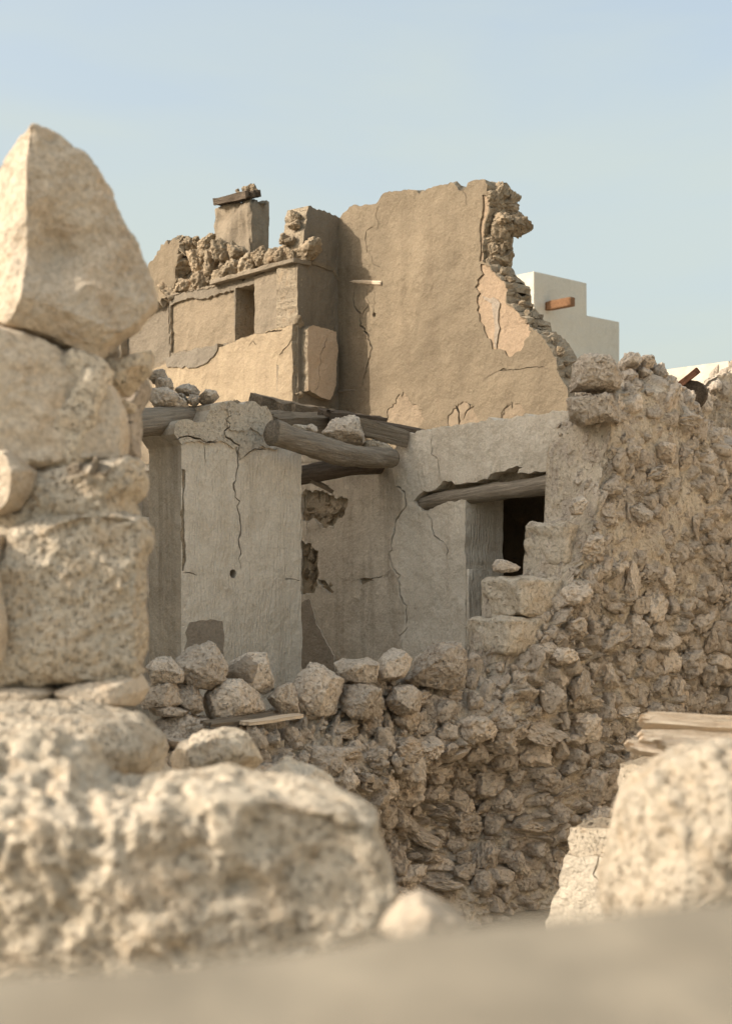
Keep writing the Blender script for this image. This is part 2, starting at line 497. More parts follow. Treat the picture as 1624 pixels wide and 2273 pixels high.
def rock(pts, Y, depth, n=6, p=3.0, cuts=(), lump=.06, rough=.02, pit=.0, pitf=14, seed=1, skew=(0, 0), dents=(), pitp=1.0, facets=5):
    """a boulder: its outline seen from the front is pts (picture units) at distance Y, its half depth is depth (m)"""
    P = np.array([at(q[0], q[1], Y) for q in pts])[:, [0, 2]]
    c = area_centroid(P)
    seg = []
    for i in range(len(P)):
        a, b = P[i], P[(i + 1) % len(P)]
        seg.append(a + (b - a) * np.linspace(0, 1, 24, endpoint=False)[:, None])
    B = np.concatenate(seg) - c
    ang = np.arctan2(B[:, 1], B[:, 0]); rad = np.hypot(B[:, 0], B[:, 1])
    o = np.argsort(ang); ang, rad = ang[o], rad[o]
    ang = np.concatenate([ang - 2 * np.pi, ang, ang + 2 * np.pi]); rad = np.concatenate([rad] * 3)
    D, T = _ICO[n]
    rho = np.hypot(D[:, 0], D[:, 2]); phi = np.arctan2(D[:, 2], D[:, 0])
    m = (rho ** p + np.abs(D[:, 1]) ** p) ** (1 / p)
    Rr = np.interp(phi, ang, rad)
    V = np.stack([Rr * rho / m * np.cos(phi), depth * D[:, 1] / m, Rr * rho / m * np.sin(phi)], 1)
    V[:, 1] += V[:, 0] * skew[0] + V[:, 2] * skew[1]
    for q in cuts:
        nn = np.array(q[:3], float); nn /= np.linalg.norm(nn)
        tt = np.maximum(V @ nn - q[3], 0)
        V = V - nn * (tt * .96)[:, None]
    rf = np.random.RandomState(seed * 13 + 5)
    for _i in range(facets):
        nn = rf.normal(size=3); nn[1] = -abs(nn[1]); nn /= np.linalg.norm(nn)
        tt = V @ nn; q = np.quantile(tt, rf.uniform(.84, .95))
        V = V - nn * (np.maximum(tt - q, 0) * .9)[:, None]
    for (dx, dy, dz, rr, dd) in dents:
        q = np.array([dx, dy, dz]); dist = np.linalg.norm((V - q) * np.array([1, .7, 1]), axis=1)
        V = V + np.array([0, 1, 0]) * (dd * np.exp(-(dist / rr) ** 2))[:, None]
    nn = norms(V, T)
    s = max(Rr.mean(), .05)
    V = V + nn * (lump * s * fbm(V / s * 1.1, 3, seed))[:, None]
    nn = norms(V, T)
    V = V + nn * (rough * s * fbm(V / s * 4.5, 5, seed + 5, .62))[:, None]
    if pit:
        w = worley(V * np.array([pitf, pitf, pitf * .62]) + 0.6 * np.stack([perlin(V * pitf * .8, 3), perlin(V * pitf * .8, 4), perlin(V * pitf * .8, 5)], 1), seed)
        msk = np.clip(fbm(V / s * 1.2, 2, seed + 9) * 1.4 + .6, 0, 1) ** pitp
        V = V - nn * (pit * msk * np.clip(.62 - w, 0, 1) * 1.6)[:, None]
    cc = np.array([c[0], Y, c[1]])
    return V + cc, T

# ------------------------------------------------------------------ plastered walls with real breaks
def jag(poly, amp, seg, seed):
    r = random.Random(seed); out = []
    n = len(poly)
    for i in range(n):
        a, b = poly[i], poly[(i + 1) % n]
        am = a[2] if len(a) > 2 else amp
        d = math.hypot(b[0] - a[0], b[1] - a[1])
        k = max(1, int(d / seg)) if am > 0 else 1
        nx, nz = -(b[1] - a[1]) / max(d, 1e-6), (b[0] - a[0]) / max(d, 1e-6)
        out.append((a[0], a[1]))
        prev = 0
        for j in range(1, k):
            f = j / k
            prev = prev * .6 + r.gauss(0, am)
            e = prev * min(1, 4 * f * (1 - f) + .3)
            out.append((a[0] + (b[0] - a[0]) * f + nx * e, a[1] + (b[1] - a[1]) * f + nz * e))
    return out

def inpoly(P, poly):
    x, z = P[:, 0], P[:, 1]; c = np.zeros(len(P), bool)
    n = len(poly)
    for i in range(n):
        x1, z1 = poly[i]; x2, z2 = poly[(i + 1) % n]
        if z1 == z2: continue
        k = ((z1 > z) != (z2 > z)) & (x < (x2 - x1) * (z - z1) / (z2 - z1) + x1)
        c ^= k
    return c

def crack_poly(line, w, seed, seg=.035, wob=.012):
    r = random.Random(seed); pts = []
    for i in range(len(line) - 1):
        a, b = line[i], line[i + 1]
        d = math.hypot(b[0] - a[0], b[1] - a[1]); k = max(1, int(d / seg))
        for j in range(k):
            f = j / k
            pts.append((a[0] + (b[0] - a[0]) * f + (r.gauss(0, wob) if (i or j) else 0), a[1] + (b[1] - a[1]) * f + r.gauss(0, wob * .4)))
    pts.append(line[-1][:2])
    Lp, Rp = [], []
    for i, p in enumerate(pts):
        a, b = pts[max(0, i - 1)], pts[min(len(pts) - 1, i + 1)]
        d = math.hypot(b[0] - a[0], b[1] - a[1]) or 1
        nx, nz = -(b[1] - a[1]) / d, (b[0] - a[0]) / d
        f = i / max(1, len(pts) - 1)
        h = w * .5 * r.uniform(.45, 1.1) * min(1, .25 + 5 * f, .25 + 5 * (1 - f))
        Lp.append((p[0] + nx * h, p[1] + nz * h)); Rp.append((p[0] - nx * h, p[1] - nz * h))
    return Lp + Rp[::-1]

def relief(name, fr, outline, mats, regions=(), cracks=(), thick=.4, grid=.07, amp=.012, freq=1.8, seed=1, jamp=.012, jseg=.03, torn=.02, parent=None, core=None):
    """a wall slab standing in frame fr. outline and regions are polygons of (a, z[, jag]) on its face; a region is
    (polygon, depth inwards or None for an opening, material index, jag). cracks are (polyline, width). Real steps everywhere."""
    core = len(mats) if core is None else core
    mlist = list(mats) + ([M_CORE] if core == len(mats) else [])
    out = jag(outline, jamp, jseg, seed)
    regs = []
    for i, rg in enumerate(regions):
        regs.append((jag(rg[0], rg[3] if len(rg) > 3 else .008, .03, seed + 31 + i), rg[1], rg[2]))
    for i, (ln, w) in enumerate(cracks):
        regs.append((crack_poly(ln, w, seed + 71 + i), .06, core))
    pts, edges = [], []
    def addp(poly):
        b = len(pts); pts.extend(poly)
        edges.extend((b + i, b + (i + 1) % len(poly)) for i in range(len(poly)))
    addp(out)
    for rg in regs: addp(rg[0])
    A = np.array(out); r = np.random.RandomState(seed)
    ga, gz = np.meshgrid(np.arange(A[:, 0].min(), A[:, 0].max(), grid), np.arange(A[:, 1].min(), A[:, 1].max(), grid))
    G = np.stack([ga.ravel(), gz.ravel()], 1) + r.uniform(-.25, .25, (ga.size, 2)) * grid
    G = G[inpoly(G, out)]
    pts.extend(map(tuple, G))
    v, e, f, *_ = delaunay_2d_cdt([Vector(p) for p in pts], edges, [], 0, 1e-4)
    V2 = np.array([q[:] for q in v]); T = np.array([list(q) for q in f if len(q) == 3])
    C = V2[T].mean(1)
    lab = np.where(inpoly(C, out), 0, -1)
    for i, rg in enumerate(regs):
        k = inpoly(C, rg[0]) & (lab >= 0)
        lab[k] = -1 if rg[1] is None else i + 1
    T, lab = T[lab >= 0], lab[lab >= 0]
    # same winding for all
    a2 = (V2[T[:, 1], 0] - V2[T[:, 0], 0]) * (V2[T[:, 2], 1] - V2[T[:, 0], 1]) - (V2[T[:, 1], 1] - V2[T[:, 0], 1]) * (V2[T[:, 2], 0] - V2[T[:, 0], 0])
    T[a2 < 0] = T[a2 < 0][:, [0, 2, 1]]
    dep = np.array([0.] + [rg[1] or 0. for rg in regs]); mat = np.array([0] + [rg[2] for rg in regs])
    ns = fbm(np.stack([V2[:, 0] * freq, V2[:, 1] * freq, np.full(len(V2), seed * 3.3)], 1), 4, seed) * amp
    dlev = {}; vert_id = {}; VV = []; TT = []; MI = []; SM = []
    def vid(i, d):
        k = (i, round(d, 5))
        if k not in vert_id:
            vert_id[k] = len(VV); VV.append(fr.w(V2[i, 0], V2[i, 1], ns[i] - d))
        return vert_id[k]
    # orientation: front face looks along +n
    ax3 = np.array([fr.ax[0], fr.ax[1], 0]); up = np.array([0, 0, 1.]); n3 = np.array([fr.n[0], fr.n[1], 0])
    flip = np.cross(ax3, up) @ n3 < 0
    edge = {}
    for q, l in zip(T, lab):
        d = dep[l]; ids = [vid(i, d) for i in q]
        TT.append(ids[::-1] if flip else ids); MI.append(mat[l]); SM.append(True)
        for k in range(3):
            edge[(q[k], q[(k + 1) % 3])] = d
    def P(i, d): return fr.w(V2[i, 0], V2[i, 1], ns[i] * (1 - min(1, d / thick)) - d)
    wob = {}
    def tp(i, d, k):
        key = (i, round(d, 4))
        if key not in wob:
            p = P(i, d)
            if 0 < k and torn: p = p + np.array([r.normal(0, torn), r.normal(0, torn), r.normal(0, torn)])
            wob[key] = len(VV); VV.append(p)
        return wob[key]
    for (i, j), d in edge.items():
        o = edge.get((j, i))
        if o is None:
            lv = [d + (thick - d) * s for s in (0, .2, .4, .6, .8, 1)]
        elif o > d: lv = [d, o]
        else: continue
        for k in range(len(lv) - 1):
            q = [tp(i, lv[k], k if o is None else 0), tp(j, lv[k], k if o is None else 0),
                 tp(j, lv[k + 1], (k + 1) % (len(lv) - 1) if o is None else 0), tp(i, lv[k + 1], (k + 1) % (len(lv) - 1) if o is None else 0)]
            for tr in ((q[0], q[2], q[1]), (q[0], q[3], q[2])):
                TT.append(tr if not flip else tr[::-1]); MI.append(core); SM.append(False)
    bid = {}
    for q, l in zip(T, lab):
        if dep[l] >= thick: continue
        ids = []
        for i in q:
            if i not in bid: bid[i] = len(VV); VV.append(fr.w(V2[i, 0], V2[i, 1], -thick))
            ids.append(bid[i])
        TT.append(ids if flip else ids[::-1]); MI.append(0); SM.append(False)
    return based(name, np.array(VV), np.array(TT), mlist, parent, MI, SM)

def block(name, fr, a0, a1, o0, o1, z0, z1, mats, parent=None, cuts=14, amp=.012, freq=5, rnd=.03, seed=1, smooth=True, chip=.02):
    """a roughly squared block in a frame: a along the wall, o outwards, z up"""
    n = cuts; g = np.linspace(-1, 1, n + 1)
    ids = {}; V = []; T = []
    def vi(p):
        k = tuple(np.round(p, 5))
        if k not in ids: ids[k] = len(V); V.append(p)
        return ids[k]
    for ax in range(3):
        for sg in (-1, 1):
            for i in range(n):
                for j in range(n):
                    q = []
                    for (x, y) in ((g[i], g[j]), (g[i + 1], g[j]), (g[i + 1], g[j + 1]), (g[i], g[j + 1])):
                        p = np.zeros(3); p[ax] = sg; p[(ax + 1) % 3] = x; p[(ax + 2) % 3] = y
                        q.append(vi(p))
                    if sg < 0: q = q[::-1]
                    T += [(q[0], q[1], q[2]), (q[0], q[2], q[3])]
    V = np.array(V); T = np.array(T)
    h = np.array([(a1 - a0) / 2, (o1 - o0) / 2, (z1 - z0) / 2]); c = np.array([(a0 + a1) / 2, (o0 + o1) / 2, (z0 + z1) / 2])
    Q = V * h
    inn = np.maximum(h - rnd, h * .05)
    K = np.clip(Q, -inn, inn); E = Q - K; L = np.linalg.norm(E, axis=1)
    Q = K + E / np.maximum(L, 1e-9)[:, None] * np.minimum(L, rnd)[:, None]
    D = np.where(L[:, None] > 1e-6, E / np.maximum(L, 1e-9)[:, None], V)
    edgeness = (np.abs(V) > .9).sum(1) >= 2
    nz = fbm((Q + c) * freq, 4, seed, .6)
    Q = Q + D * (amp * nz)[:, None] - D * (edgeness * chip * np.clip(fbm((Q + c) * freq * 1.3, 3, seed + 4) + .2, 0, 1))[:, None]
    Q = Q + c
    Wd = fr.w(Q[:, 0], Q[:, 2], Q[:, 1])
    ax3 = np.array([fr.ax[0], fr.ax[1], 0]); n3 = np.array([fr.n[0], fr.n[1], 0])
    if np.cross(ax3, n3)[2] < 0: T = T[:, ::-1]
    return based(name, Wd, T, mats, parent, None, smooth)

def tube(name, p0, p1, r0, r1, mats, parent=None, n=40, m=18, bend=.02, seed=1, knots=.12):
    """a crooked tapering log; its local x axis runs along it"""
    p0, p1 = np.array(p0, float), np.array(p1, float)
    d = p1 - p0; Ln = np.linalg.norm(d); x = d / Ln
    x = np.array(x); zz = np.array([0, 0, 1.]); y = np.cross(zz, x); y /= np.linalg.norm(y); z = np.cross(x, y)
    V = []; T = []
    tt = np.linspace(0, 1, n); th = np.linspace(0, 2 * np.pi, m, endpoint=False)
    for i, s in enumerate(tt):
        rr = r0 + (r1 - r0) * s
        cy = bend * math.sin(s * 3.3 + seed); cz = bend * math.sin(s * 4.1 + seed * 2.2)
        P = np.stack([np.full(m, s * Ln), cy + rr * np.cos(th), cz + rr * np.sin(th)], 1)
        k = fbm(P * np.array([2.2, 7, 7]), 4, seed) * knots + .5 * knots * fbm(P * np.array([4, 28, 28]), 2, seed + 3)
        P[:, 1:] += (P[:, 1:] - np.array([cy, cz])) * k[:, None]
        V.append(P)
    V = np.concatenate(V)
    for i in range(n - 1):
        for j in range(m):
            a, b = i * m + j, i * m + (j + 1) % m
            T += [(a, a + m, b), (b, a + m, b + m)]
    for e, sg in ((0, 1), (n - 1, -1)):
        c = len(V); cc = V[e * m:(e + 1) * m].mean(0) + np.array([sg * r0 * .15, 0, 0])
        V = np.concatenate([V, cc[None]])
        for j in range(m):
            a, b = e * m + j, e * m + (j + 1) % m
            T.append((c, a, b) if sg > 0 else (c, b, a))
    o = link(name, tri_mesh(name, V, np.array(T), mats), parent, p0)
    o.rotation_euler = Matrix((x, y, z)).transposed().to_euler()
    return o

def plank(name, p0, p1, width, thick, mats, parent=None, roll=0.0, seed=1, split=.04, warp=.01):
    """a weathered board with ragged ends; local x along it, y across"""
    p0, p1 = np.array(p0, float), np.array(p1, float)
    d = p1 - p0; Ln = np.linalg.norm(d); x = d / Ln
    y = np.cross([0, 0, 1.], x); y /= np.linalg.norm(y); z = np.cross(x, y)
    y, z = y * math.cos(roll) + z * math.sin(roll), -y * math.sin(roll) + z * math.cos(roll)
    n, m = 46, 9
    r = np.random.RandomState(seed)
    V = []; T = []
    s = np.linspace(0, 1, n); q = np.linspace(-1, 1, m)
    e0, e1 = r.uniform(-split, split, m), r.uniform(-split, split, m)
    for side in (1, -1):
        for i in range(n):
            for j in range(m):
                X = s[i] * Ln
                if i == 0: X += e0[j]
                if i == n - 1: X += e1[j]
                V.append((X, q[j] * width / 2, side * thick / 2))
    V = np.array(V)
    f = fbm(np.stack([V[:, 0] * 1.5, V[:, 1] * 22, V[:, 2] * 4], 1), 4, seed)
    g = fbm(np.stack([V[:, 0] * .9, V[:, 1] * 0, V[:, 1] * 0], 1), 3, seed + 2)
    V[:, 2] += f * thick * .28 + g * warp
    V[:, 1] += fbm(np.stack([V[:, 0] * 2.5, V[:, 1] * 3, V[:, 2]], 1), 3, seed + 7) * width * .09
    N = n * m
    for i in range(n - 1):
        for j in range(m - 1):
            a = i * m + j
            T += [(a, a + m, a + 1), (a + 1, a + m, a + m + 1)]
            T += [(N + a, N + a + 1, N + a + m), (N + a + 1, N + a + m + 1, N + a + m)]
    for i in range(n - 1):
        a = i * m; T += [(a, N + a, a + m), (a + m, N + a, N + a + m)]
        a = i * m + m - 1; T += [(a, a + m, N + a), (a + m, N + a + m, N + a)]
    for j in range(m - 1):
        a = j; T += [(a, a + 1, N + a), (a + 1, N + a + 1, N + a)]
        a = (n - 1) * m + j; T += [(a, N + a, a + 1), (a + 1, N + a, N + a + 1)]
    o = link(name, tri_mesh(name, V, np.array(T), mats, None, False), parent, p0)
    o.rotation_euler = Matrix((x, y, z)).transposed().to_euler()
    return o

# ================================================================== THE SETTING
def make_ground():
    xs = np.concatenate([np.linspace(-400, -14, 14), np.linspace(-12, 12, 120), np.linspace(14, 400, 14)])
    ys = np.concatenate([np.linspace(-300, -6, 10), np.linspace(-4, 22, 130), np.linspace(24, 900, 16)])
    X, Yg = np.meshgrid(xs, ys)
    Pn = np.stack([X.ravel(), Yg.ravel(), np.zeros(X.size)], 1)
    Pn[:, 2] = fbm(Pn * .35, 4, 2) * .06 + fbm(Pn * 2.2, 3, 5) * .03 - .03
    m = len(xs); T = []
    for i in range(len(ys) - 1):
        a = i * m + np.arange(m - 1)
        T.append(np.stack([a, a + 1, a + m], 1)); T.append(np.stack([a + 1, a + m + 1, a + m], 1))
    o = link('ground', tri_mesh('ground', Pn, np.concatenate(T), [M_GROUND]))
    o['kind'] = 'structure'
make_ground()

def gpt(fr, k, x, y, off=0.0):
    (u, v), = Z(k, [(x, y)])
    return fr.px(u, v, off)
def gpl(fr, k, pts, off=0.0): return fr.poly(Z(k, pts), off)
def circ(c, r, n=12): return [(c[0] + r * math.cos(i * 6.283 / n), c[1] + r * 1.1 * math.sin(i * 6.283 / n)) for i in range(n)]

# ================================================================== RUBBLE WALLS
class Rubble:
    def __init__(s, fr, outer, inner, th, a0, a1, z0, recess=(), seed=1, step=.0135):
        s.fr, s.th, s.z0, s.rec, s.seed = fr, th, z0, recess, seed
        o = np.array([fr.px(u, v) for u, v in outer]); i = np.array([fr.px(u, v, -th) for u, v in inner])
        s.o, s.i, s.a0, s.a1, s.step = o, i, a0, a1, step
    def To(s, a): return np.interp(a, s.o[:, 0], s.o[:, 1])
    def Ti(s, a): return np.interp(a, s.i[:, 0], s.i[:, 1])
    def face(s, a, z):
        """outward offset of the outer face"""
        a, z = np.asarray(a, float), np.asarray(z, float)
        r = np.zeros(np.broadcast(a, z).shape)
        for (ca, cz, ra, rz, d) in s.rec: r = r - d * np.exp(-(((a - ca) / ra) ** 2) ** 1.4 - (((z - cz) / rz) ** 2) ** 1.4)
        return np.maximum(r, -.40)
    def build(s, mort, stone, parent, rich=None, size=.17, limit=300, no=230, gap=.062, seen=None):
        """the wall's skin: interlocking stones bedded in mortar, each stone an object of its own"""
        A = np.arange(s.a0, s.a1, s.step); nt, ni = 44, 24
        To, Ti = s.To(A), s.Ti(A)
        jt = fbm(np.stack([A * 4, A * 0, A * 0], 1), 4, s.seed) * .04
        To, Ti = To + jt, Ti + jt
        P, Nn, AZ = [], [], []
        n3 = np.array([s.fr.n[0], s.fr.n[1], 0])
        for f in np.linspace(0, 1, no):
            z = s.z0 + (To - s.z0) * f; o = s.face(A, z)
            P.append(s.fr.w(A, z, o)); Nn.append(np.tile(n3, (len(A), 1))); AZ.append(np.stack([A, z, o], 1))
        for f in np.linspace(0, 1, nt + 2)[1:-1]:
            z = To + (Ti - To) * f + .05 * math.sin(math.pi * f); o = s.face(A, To) * (1 - f) - s.th * f
            k = min(1, f * 4)
            P.append(s.fr.w(A, z, o)); Nn.append(np.tile(n3 * (1 - .65 * k) + np.array([0, 0, .9 * k]), (len(A), 1))); AZ.append(np.stack([A, z, o], 1))
        for f in np.linspace(1, 0, ni):
            z = s.z0 + (Ti - s.z0) * f
            P.append(s.fr.w(A, z, -s.th)); Nn.append(np.tile(-n3 * .1, (len(A), 1))); AZ.append(np.stack([A, z, A * 0 - s.th], 1))
        m = len(A); P = np.concatenate(P); Nn = np.concatenate(Nn); AZ = np.concatenate(AZ)
        warp = np.stack([fbm(P * 3.1, 3, 11), fbm(P * 3.1, 3, 12), fbm(P * 3.1, 3, 13)], 1) * .055 + np.stack([fbm(P * 13, 3, 21), fbm(P * 13, 3, 22), fbm(P * 13, 3, 23)], 1) * .006
        Q = np.stack([AZ[:, 0] / size, AZ[:, 2] / size, AZ[:, 1] / (size * .78)], 1) + warp / size
        f1, f2, cid, fp = cells(Q, s.seed)
        g1, g2, cid2, fp2 = cells(Q * 1.9, s.seed + 4)
        hsh = lambda c, k: ((c * 2654435761 + k * 40503) % 104729) / 104729.0
        sub = hsh(cid, 1) < .34
        e1 = f2 - f1; e = np.where(sub, np.minimum(e1, (g2 - g1) / 1.9), e1)
        idn = np.where(sub, cid + (cid2 << 30) + (1 << 60), cid)
        feat = np.where(sub[:, None], fp2 / 1.9, fp)
        hc = (hsh(idn, 2) - .5) * np.where(sub, .06, .10)
        tl = np.stack([hsh(idn, 3) - .5, hsh(idn, 4) - .5, hsh(idn, 5) - .5], 1)
        hc = hc + ((Q - feat) * tl).sum(1) * size * .35
        prof = np.clip((e - .02) / .26, 0, 1); prof = prof * prof * (3 - 2 * prof)
        rc = np.zeros(len(P)) if rich is None else rich(AZ[:, 0], AZ[:, 1])
        rough = fbm(P * 11, 5, s.seed + 3, .62)
        stone_h = hc * (1 - .35 * rc) + .03 + rough * .016 - np.clip(.40 - worley(P * 21, 3), 0, 1) * .055 * np.clip(.4 + 2 * (hsh(idn, 6) - .3), 0, 1)
        mlev = -gap * (1 - .75 * rc) + fbm(P * 2.3, 3, s.seed + 8) * .05 + rough * .012
        d = stone_h * prof + mlev * (1 - prof)
        mort_v = (prof < .3) | (d < mlev)
        d = np.maximum(d, mlev)
        P = P + Nn * d[:, None]
        k = len(P) // m; T = []
        for i in range(k - 1):
            a = i * m + np.arange(m - 1)
            T.append(np.stack([a, a + 1, a + m], 1)); T.append(np.stack([a + 1, a + m + 1, a + m], 1))
        T = np.concatenate(T)
        q = T[len(T) // 4]
        if np.cross(P[q[1]] - P[q[0]], P[q[2]] - P[q[0]]) @ n3 < 0: T = T[:, ::-1]
        row = T.min(1) // m
        tm = mort_v[T].sum(1) >= 2
        tm |= row >= no + nt - 2
        tid = np.where(tm, -1, idn[T[:, 0]])
        def part(name, mask, mat, kind=None):
            Tt = T[mask]; u, inv = np.unique(Tt.ravel(), return_inverse=True)
            o = based(name, P[u], inv.reshape(-1, 3), [mat], parent)
            if kind: o['kind'] = kind
            return o
        part('mortar_bed', tid < 0, mort)
        # which stones show largest in the picture
        C = P[T].mean(1); ar = np.linalg.norm(np.cross(P[T[:, 1]] - P[T[:, 0]], P[T[:, 2]] - P[T[:, 0]]), axis=1) / 2
        uu = CU + F * C[:, 0] / np.maximum(C[:, 1], .1); vv = HV - F * (C[:, 2] - EZ) / np.maximum(C[:, 1], .1)
        vis = (uu > 330) & (uu < 1624) & (vv < 2020) & (vv > 700)
        ids, inv = np.unique(tid, return_inverse=True)
        sz = np.bincount(inv, ar * vis * (F / C[:, 1]) ** 2)
        order = [ids[i] for i in np.argsort(-sz) if ids[i] >= 0 and sz[i] > 60][:limit]
        srt = np.argsort(tid, kind='stable'); st = tid[srt]
        for c in order:
            lo, hi = np.searchsorted(st, c), np.searchsorted(st, c, 'right')
            part('stone', srt[lo:hi], stone)
        part('small_stones', (tid >= 0) & ~np.isin(tid, np.array(order)), stone, 'stuff')
    def scatter(s, parent, mat, n, r0, r1, zmin, amin, amax, embed, seed=3, density=None, top=True, limit=300, tries=9000, pack=.82):
        rr = random.Random(seed)
        got = []; X = np.zeros((0, 4))
        radii = [r0 + (r1 - r0) * (i / tries) ** .8 * (.75 + .25 * ((i * 7919) % 97) / 97) for i in range(tries)]
        for r in radii:
            if len(got) >= n: break
            a = rr.uniform(amin, amax)
            to, ti = float(s.To(a)), float(s.Ti(a))
            lt = math.hypot(s.th, to - ti) if top else 0
            h = max(to - zmin, .1)
            q = rr.uniform(0, h + lt)
            if q < h:
                z = zmin + q; off = float(s.face(a, z)); nrm = 0
            else:
                f = (q - h) / lt; z = to + (ti - to) * f + .03; off = float(s.face(a, to)) * (1 - f) - s.th * f; nrm = 1
            if density is not None and rr.random() > density(a, z, off, r, nrm): continue
            p = s.fr.w(a, z, off)
            if len(X):
                dd = np.sqrt((X[:, 0] - p[0]) ** 2 + (X[:, 1] - p[1]) ** 2 + ((X[:, 2] - p[2]) * 1.15) ** 2)
                if (dd < (X[:, 3] + r) * pack).any(): continue
            X = np.concatenate([X, np.array([[p[0], p[1], p[2], r]])])
            got.append((a, z, off, r, nrm))
        big = sorted(got, key=lambda g: -g[3])
        for a, z, off, r, nrm in big[:limit]:
            e = embed(a, z) * r
            p = s.fr.w(a, z + (e if nrm else 0), off + (0 if nrm else e))
            put_stone(parent, p, r * 1.2, mat, R.choice(((1.12, 1., .9), (1.12, 1., .9), (1.45, 1.1, .5), (.8, 1., 1.25))), rot=laid(s.fr), flat=True)
        rest = [(s.fr.w(a, z + (embed(a, z) * r if nrm else 0), off + (0 if nrm else embed(a, z) * r)), r * 1.15) for a, z, off, r, nrm in big[limit:]]
        if rest: stuff_stones('small_stones', rest, M_RUB, parent)
        return len(got)

STH = .5
outer_px = [(250, 1700), (330, 1680), (560, 1650), (700, 1680), (850, 1715), (1000, 1690), (1100, 1620), (1160, 1530), (1220, 1440), (1262, 1340),
            (1290, 1250), (1320, 1150), (1345, 1000), (1360, 880), (1480, 860), (1520, 930), (1560, 970), (1640, 1010), (1900, 1060)]
inner_px = [(150, 1680), (320, 1620), (600, 1600), (650, 1540), (740, 1510), (900, 1500), (1000, 1450), (1036, 1445), (1038, 1380), (1066, 1375), (1070, 1292),
            (1160, 1280), (1166, 1174), (1207, 1168), (1212, 1000), (1240, 940), (1262, 930), (1285, 840), (1400, 805), (1450, 825), (1490, 880),
            (1540, 960), (1620, 1000), (1900, 1050)]
def arec(u, v, ra, rz, d):
    a, z = FS.px(u, v); return (a, z, ra, rz, d)
sw = Rubble(FS, outer_px, inner_px, STH, -4.9, 2.5, -.05,
            [arec(1070, 1800, .6, .40, .50), arec(950, 1920, .55, .45, .36), arec(1180, 1960, .35, .3, .15), arec(1290, 1900, .2, .3, .12)], 3)
swb = FS.w(-1.0, 0, -.25)
side_wall = empty('rubble_wall', swb, 'long broken coral rubble wall stepping down from the doorway to the lower left', 'wall')
_, _zr = FS.px(1300, 1250)
def rich_(a, z):
    return np.clip((a + .75) / .5, 0, 1) * np.clip((z - (EZ - .25)) / .5, 0, 1) * np.clip((2.0 - a) / .9, .2, 1)
sw.build(M_MORT, M_RUB, side_wall, rich_, .17, 120)
def emb(a, z): return (-.30 if rich_(np.array([a]), np.array([z]))[0] > .4 else -.2) + R.uniform(-.35, .3)
_as0, _as1 = FS.px(1000, 1400, -STH)[0], FS.px(1275, 900, -STH)[0]
def den(a, z, off, r, nrm):
    if nrm and _as0 < a < _as1 and (r > .055 or off < -.36): return 0
    if rich_(np.array([a]), np.array([z]))[0] > .4: return .35
    return 1.0
sw.scatter(side_wall, M_RUBV, 640, .125, .028, 0.15, -4.4, 2.4, emb, 5, den, True, 160, 9000, .9)
sw.scatter(side_wall, M_RUBV, 420, .026, .010, EZ - 1.3, -4.2, 2.0, lambda a, z: .5, 6, None, True, 0, 3000, .9)
for i in range(12):
    (u, v) = (R.uniform(870, 1200), R.uniform(1720, 2010))
    a, z = FS.px(u, v)
    put_stone(side_wall, FS.w(a, z, float(sw.face(a, z)) + R.uniform(-.03, .05)), R.uniform(.05, .11), None, (1.1, 1, .9), rot=laid(FS))
# squared ends of the torn courses beside the doorway
def step_block(ul, vt, vb, la, seed, oo=-.1):
    a, z1 = FS.px(ul, vt, -STH); _, z0 = FS.px(ul, vb, -STH)
    return block('block', FS, a, a + la, -STH - .015, oo, z0, z1, [M_MORT], side_wall, 16, .03, 6, .025, seed, True, .03)
step_block(1166, 1163, 1252, .5, 3); step_block(1070, 1284, 1368, .6, 5); step_block(1037, 1372, 1450, .5, 8); step_block(1210, 1062, 1166, .6, 11, -.2)

# ================================================================== DOORWAY WALL
z0 = -0.05
def dz(fr, k, x, y): return gpt(fr, k, x, y)
out = gpl(FD, 3, [(560, 320)]) + gpl(FD, 3, [(1325, 335, .004)]) + gpl(FD, 4, [(108, 320), (113, 240), (140, 206), (215, 186), (400, 160), (560, 141), (740, 121), (890, 104)])
aR = 1.32
out += [(aR, out[-1][1] + .01, 0), (aR, z0, 0), (out[0][0] - 3.4, z0, 0), (out[0][0] - 3.4, out[0][1], 0)]
aj0, zl = gpt(FD, 4, 432, 470); aj1, zr_ = gpt(FD, 4, 806, 400)
door = [(aj0, zl, 0.003), (aj1, zr_, .004), (aj1, z0 - .05, 0), (aj0, z0 - .05, .004)]
ia = gpt(FD, 4, 112, 300)[0]
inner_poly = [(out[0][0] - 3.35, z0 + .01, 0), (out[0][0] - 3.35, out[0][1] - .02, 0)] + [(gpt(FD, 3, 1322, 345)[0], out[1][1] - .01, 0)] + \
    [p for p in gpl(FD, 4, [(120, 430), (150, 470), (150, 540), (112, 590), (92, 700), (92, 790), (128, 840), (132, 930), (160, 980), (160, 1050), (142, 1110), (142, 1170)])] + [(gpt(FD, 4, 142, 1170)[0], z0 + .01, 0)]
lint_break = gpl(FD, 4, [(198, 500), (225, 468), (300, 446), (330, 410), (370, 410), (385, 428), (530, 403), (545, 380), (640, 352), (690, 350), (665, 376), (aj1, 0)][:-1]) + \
    [(aj1 + .01, gpt(FD, 4, 806, 372)[1]), (aj1 + .01, zr_ + .02)] + gpl(FD, 4, [(600, 472), (440, 492), (330, 512), (240, 546)])
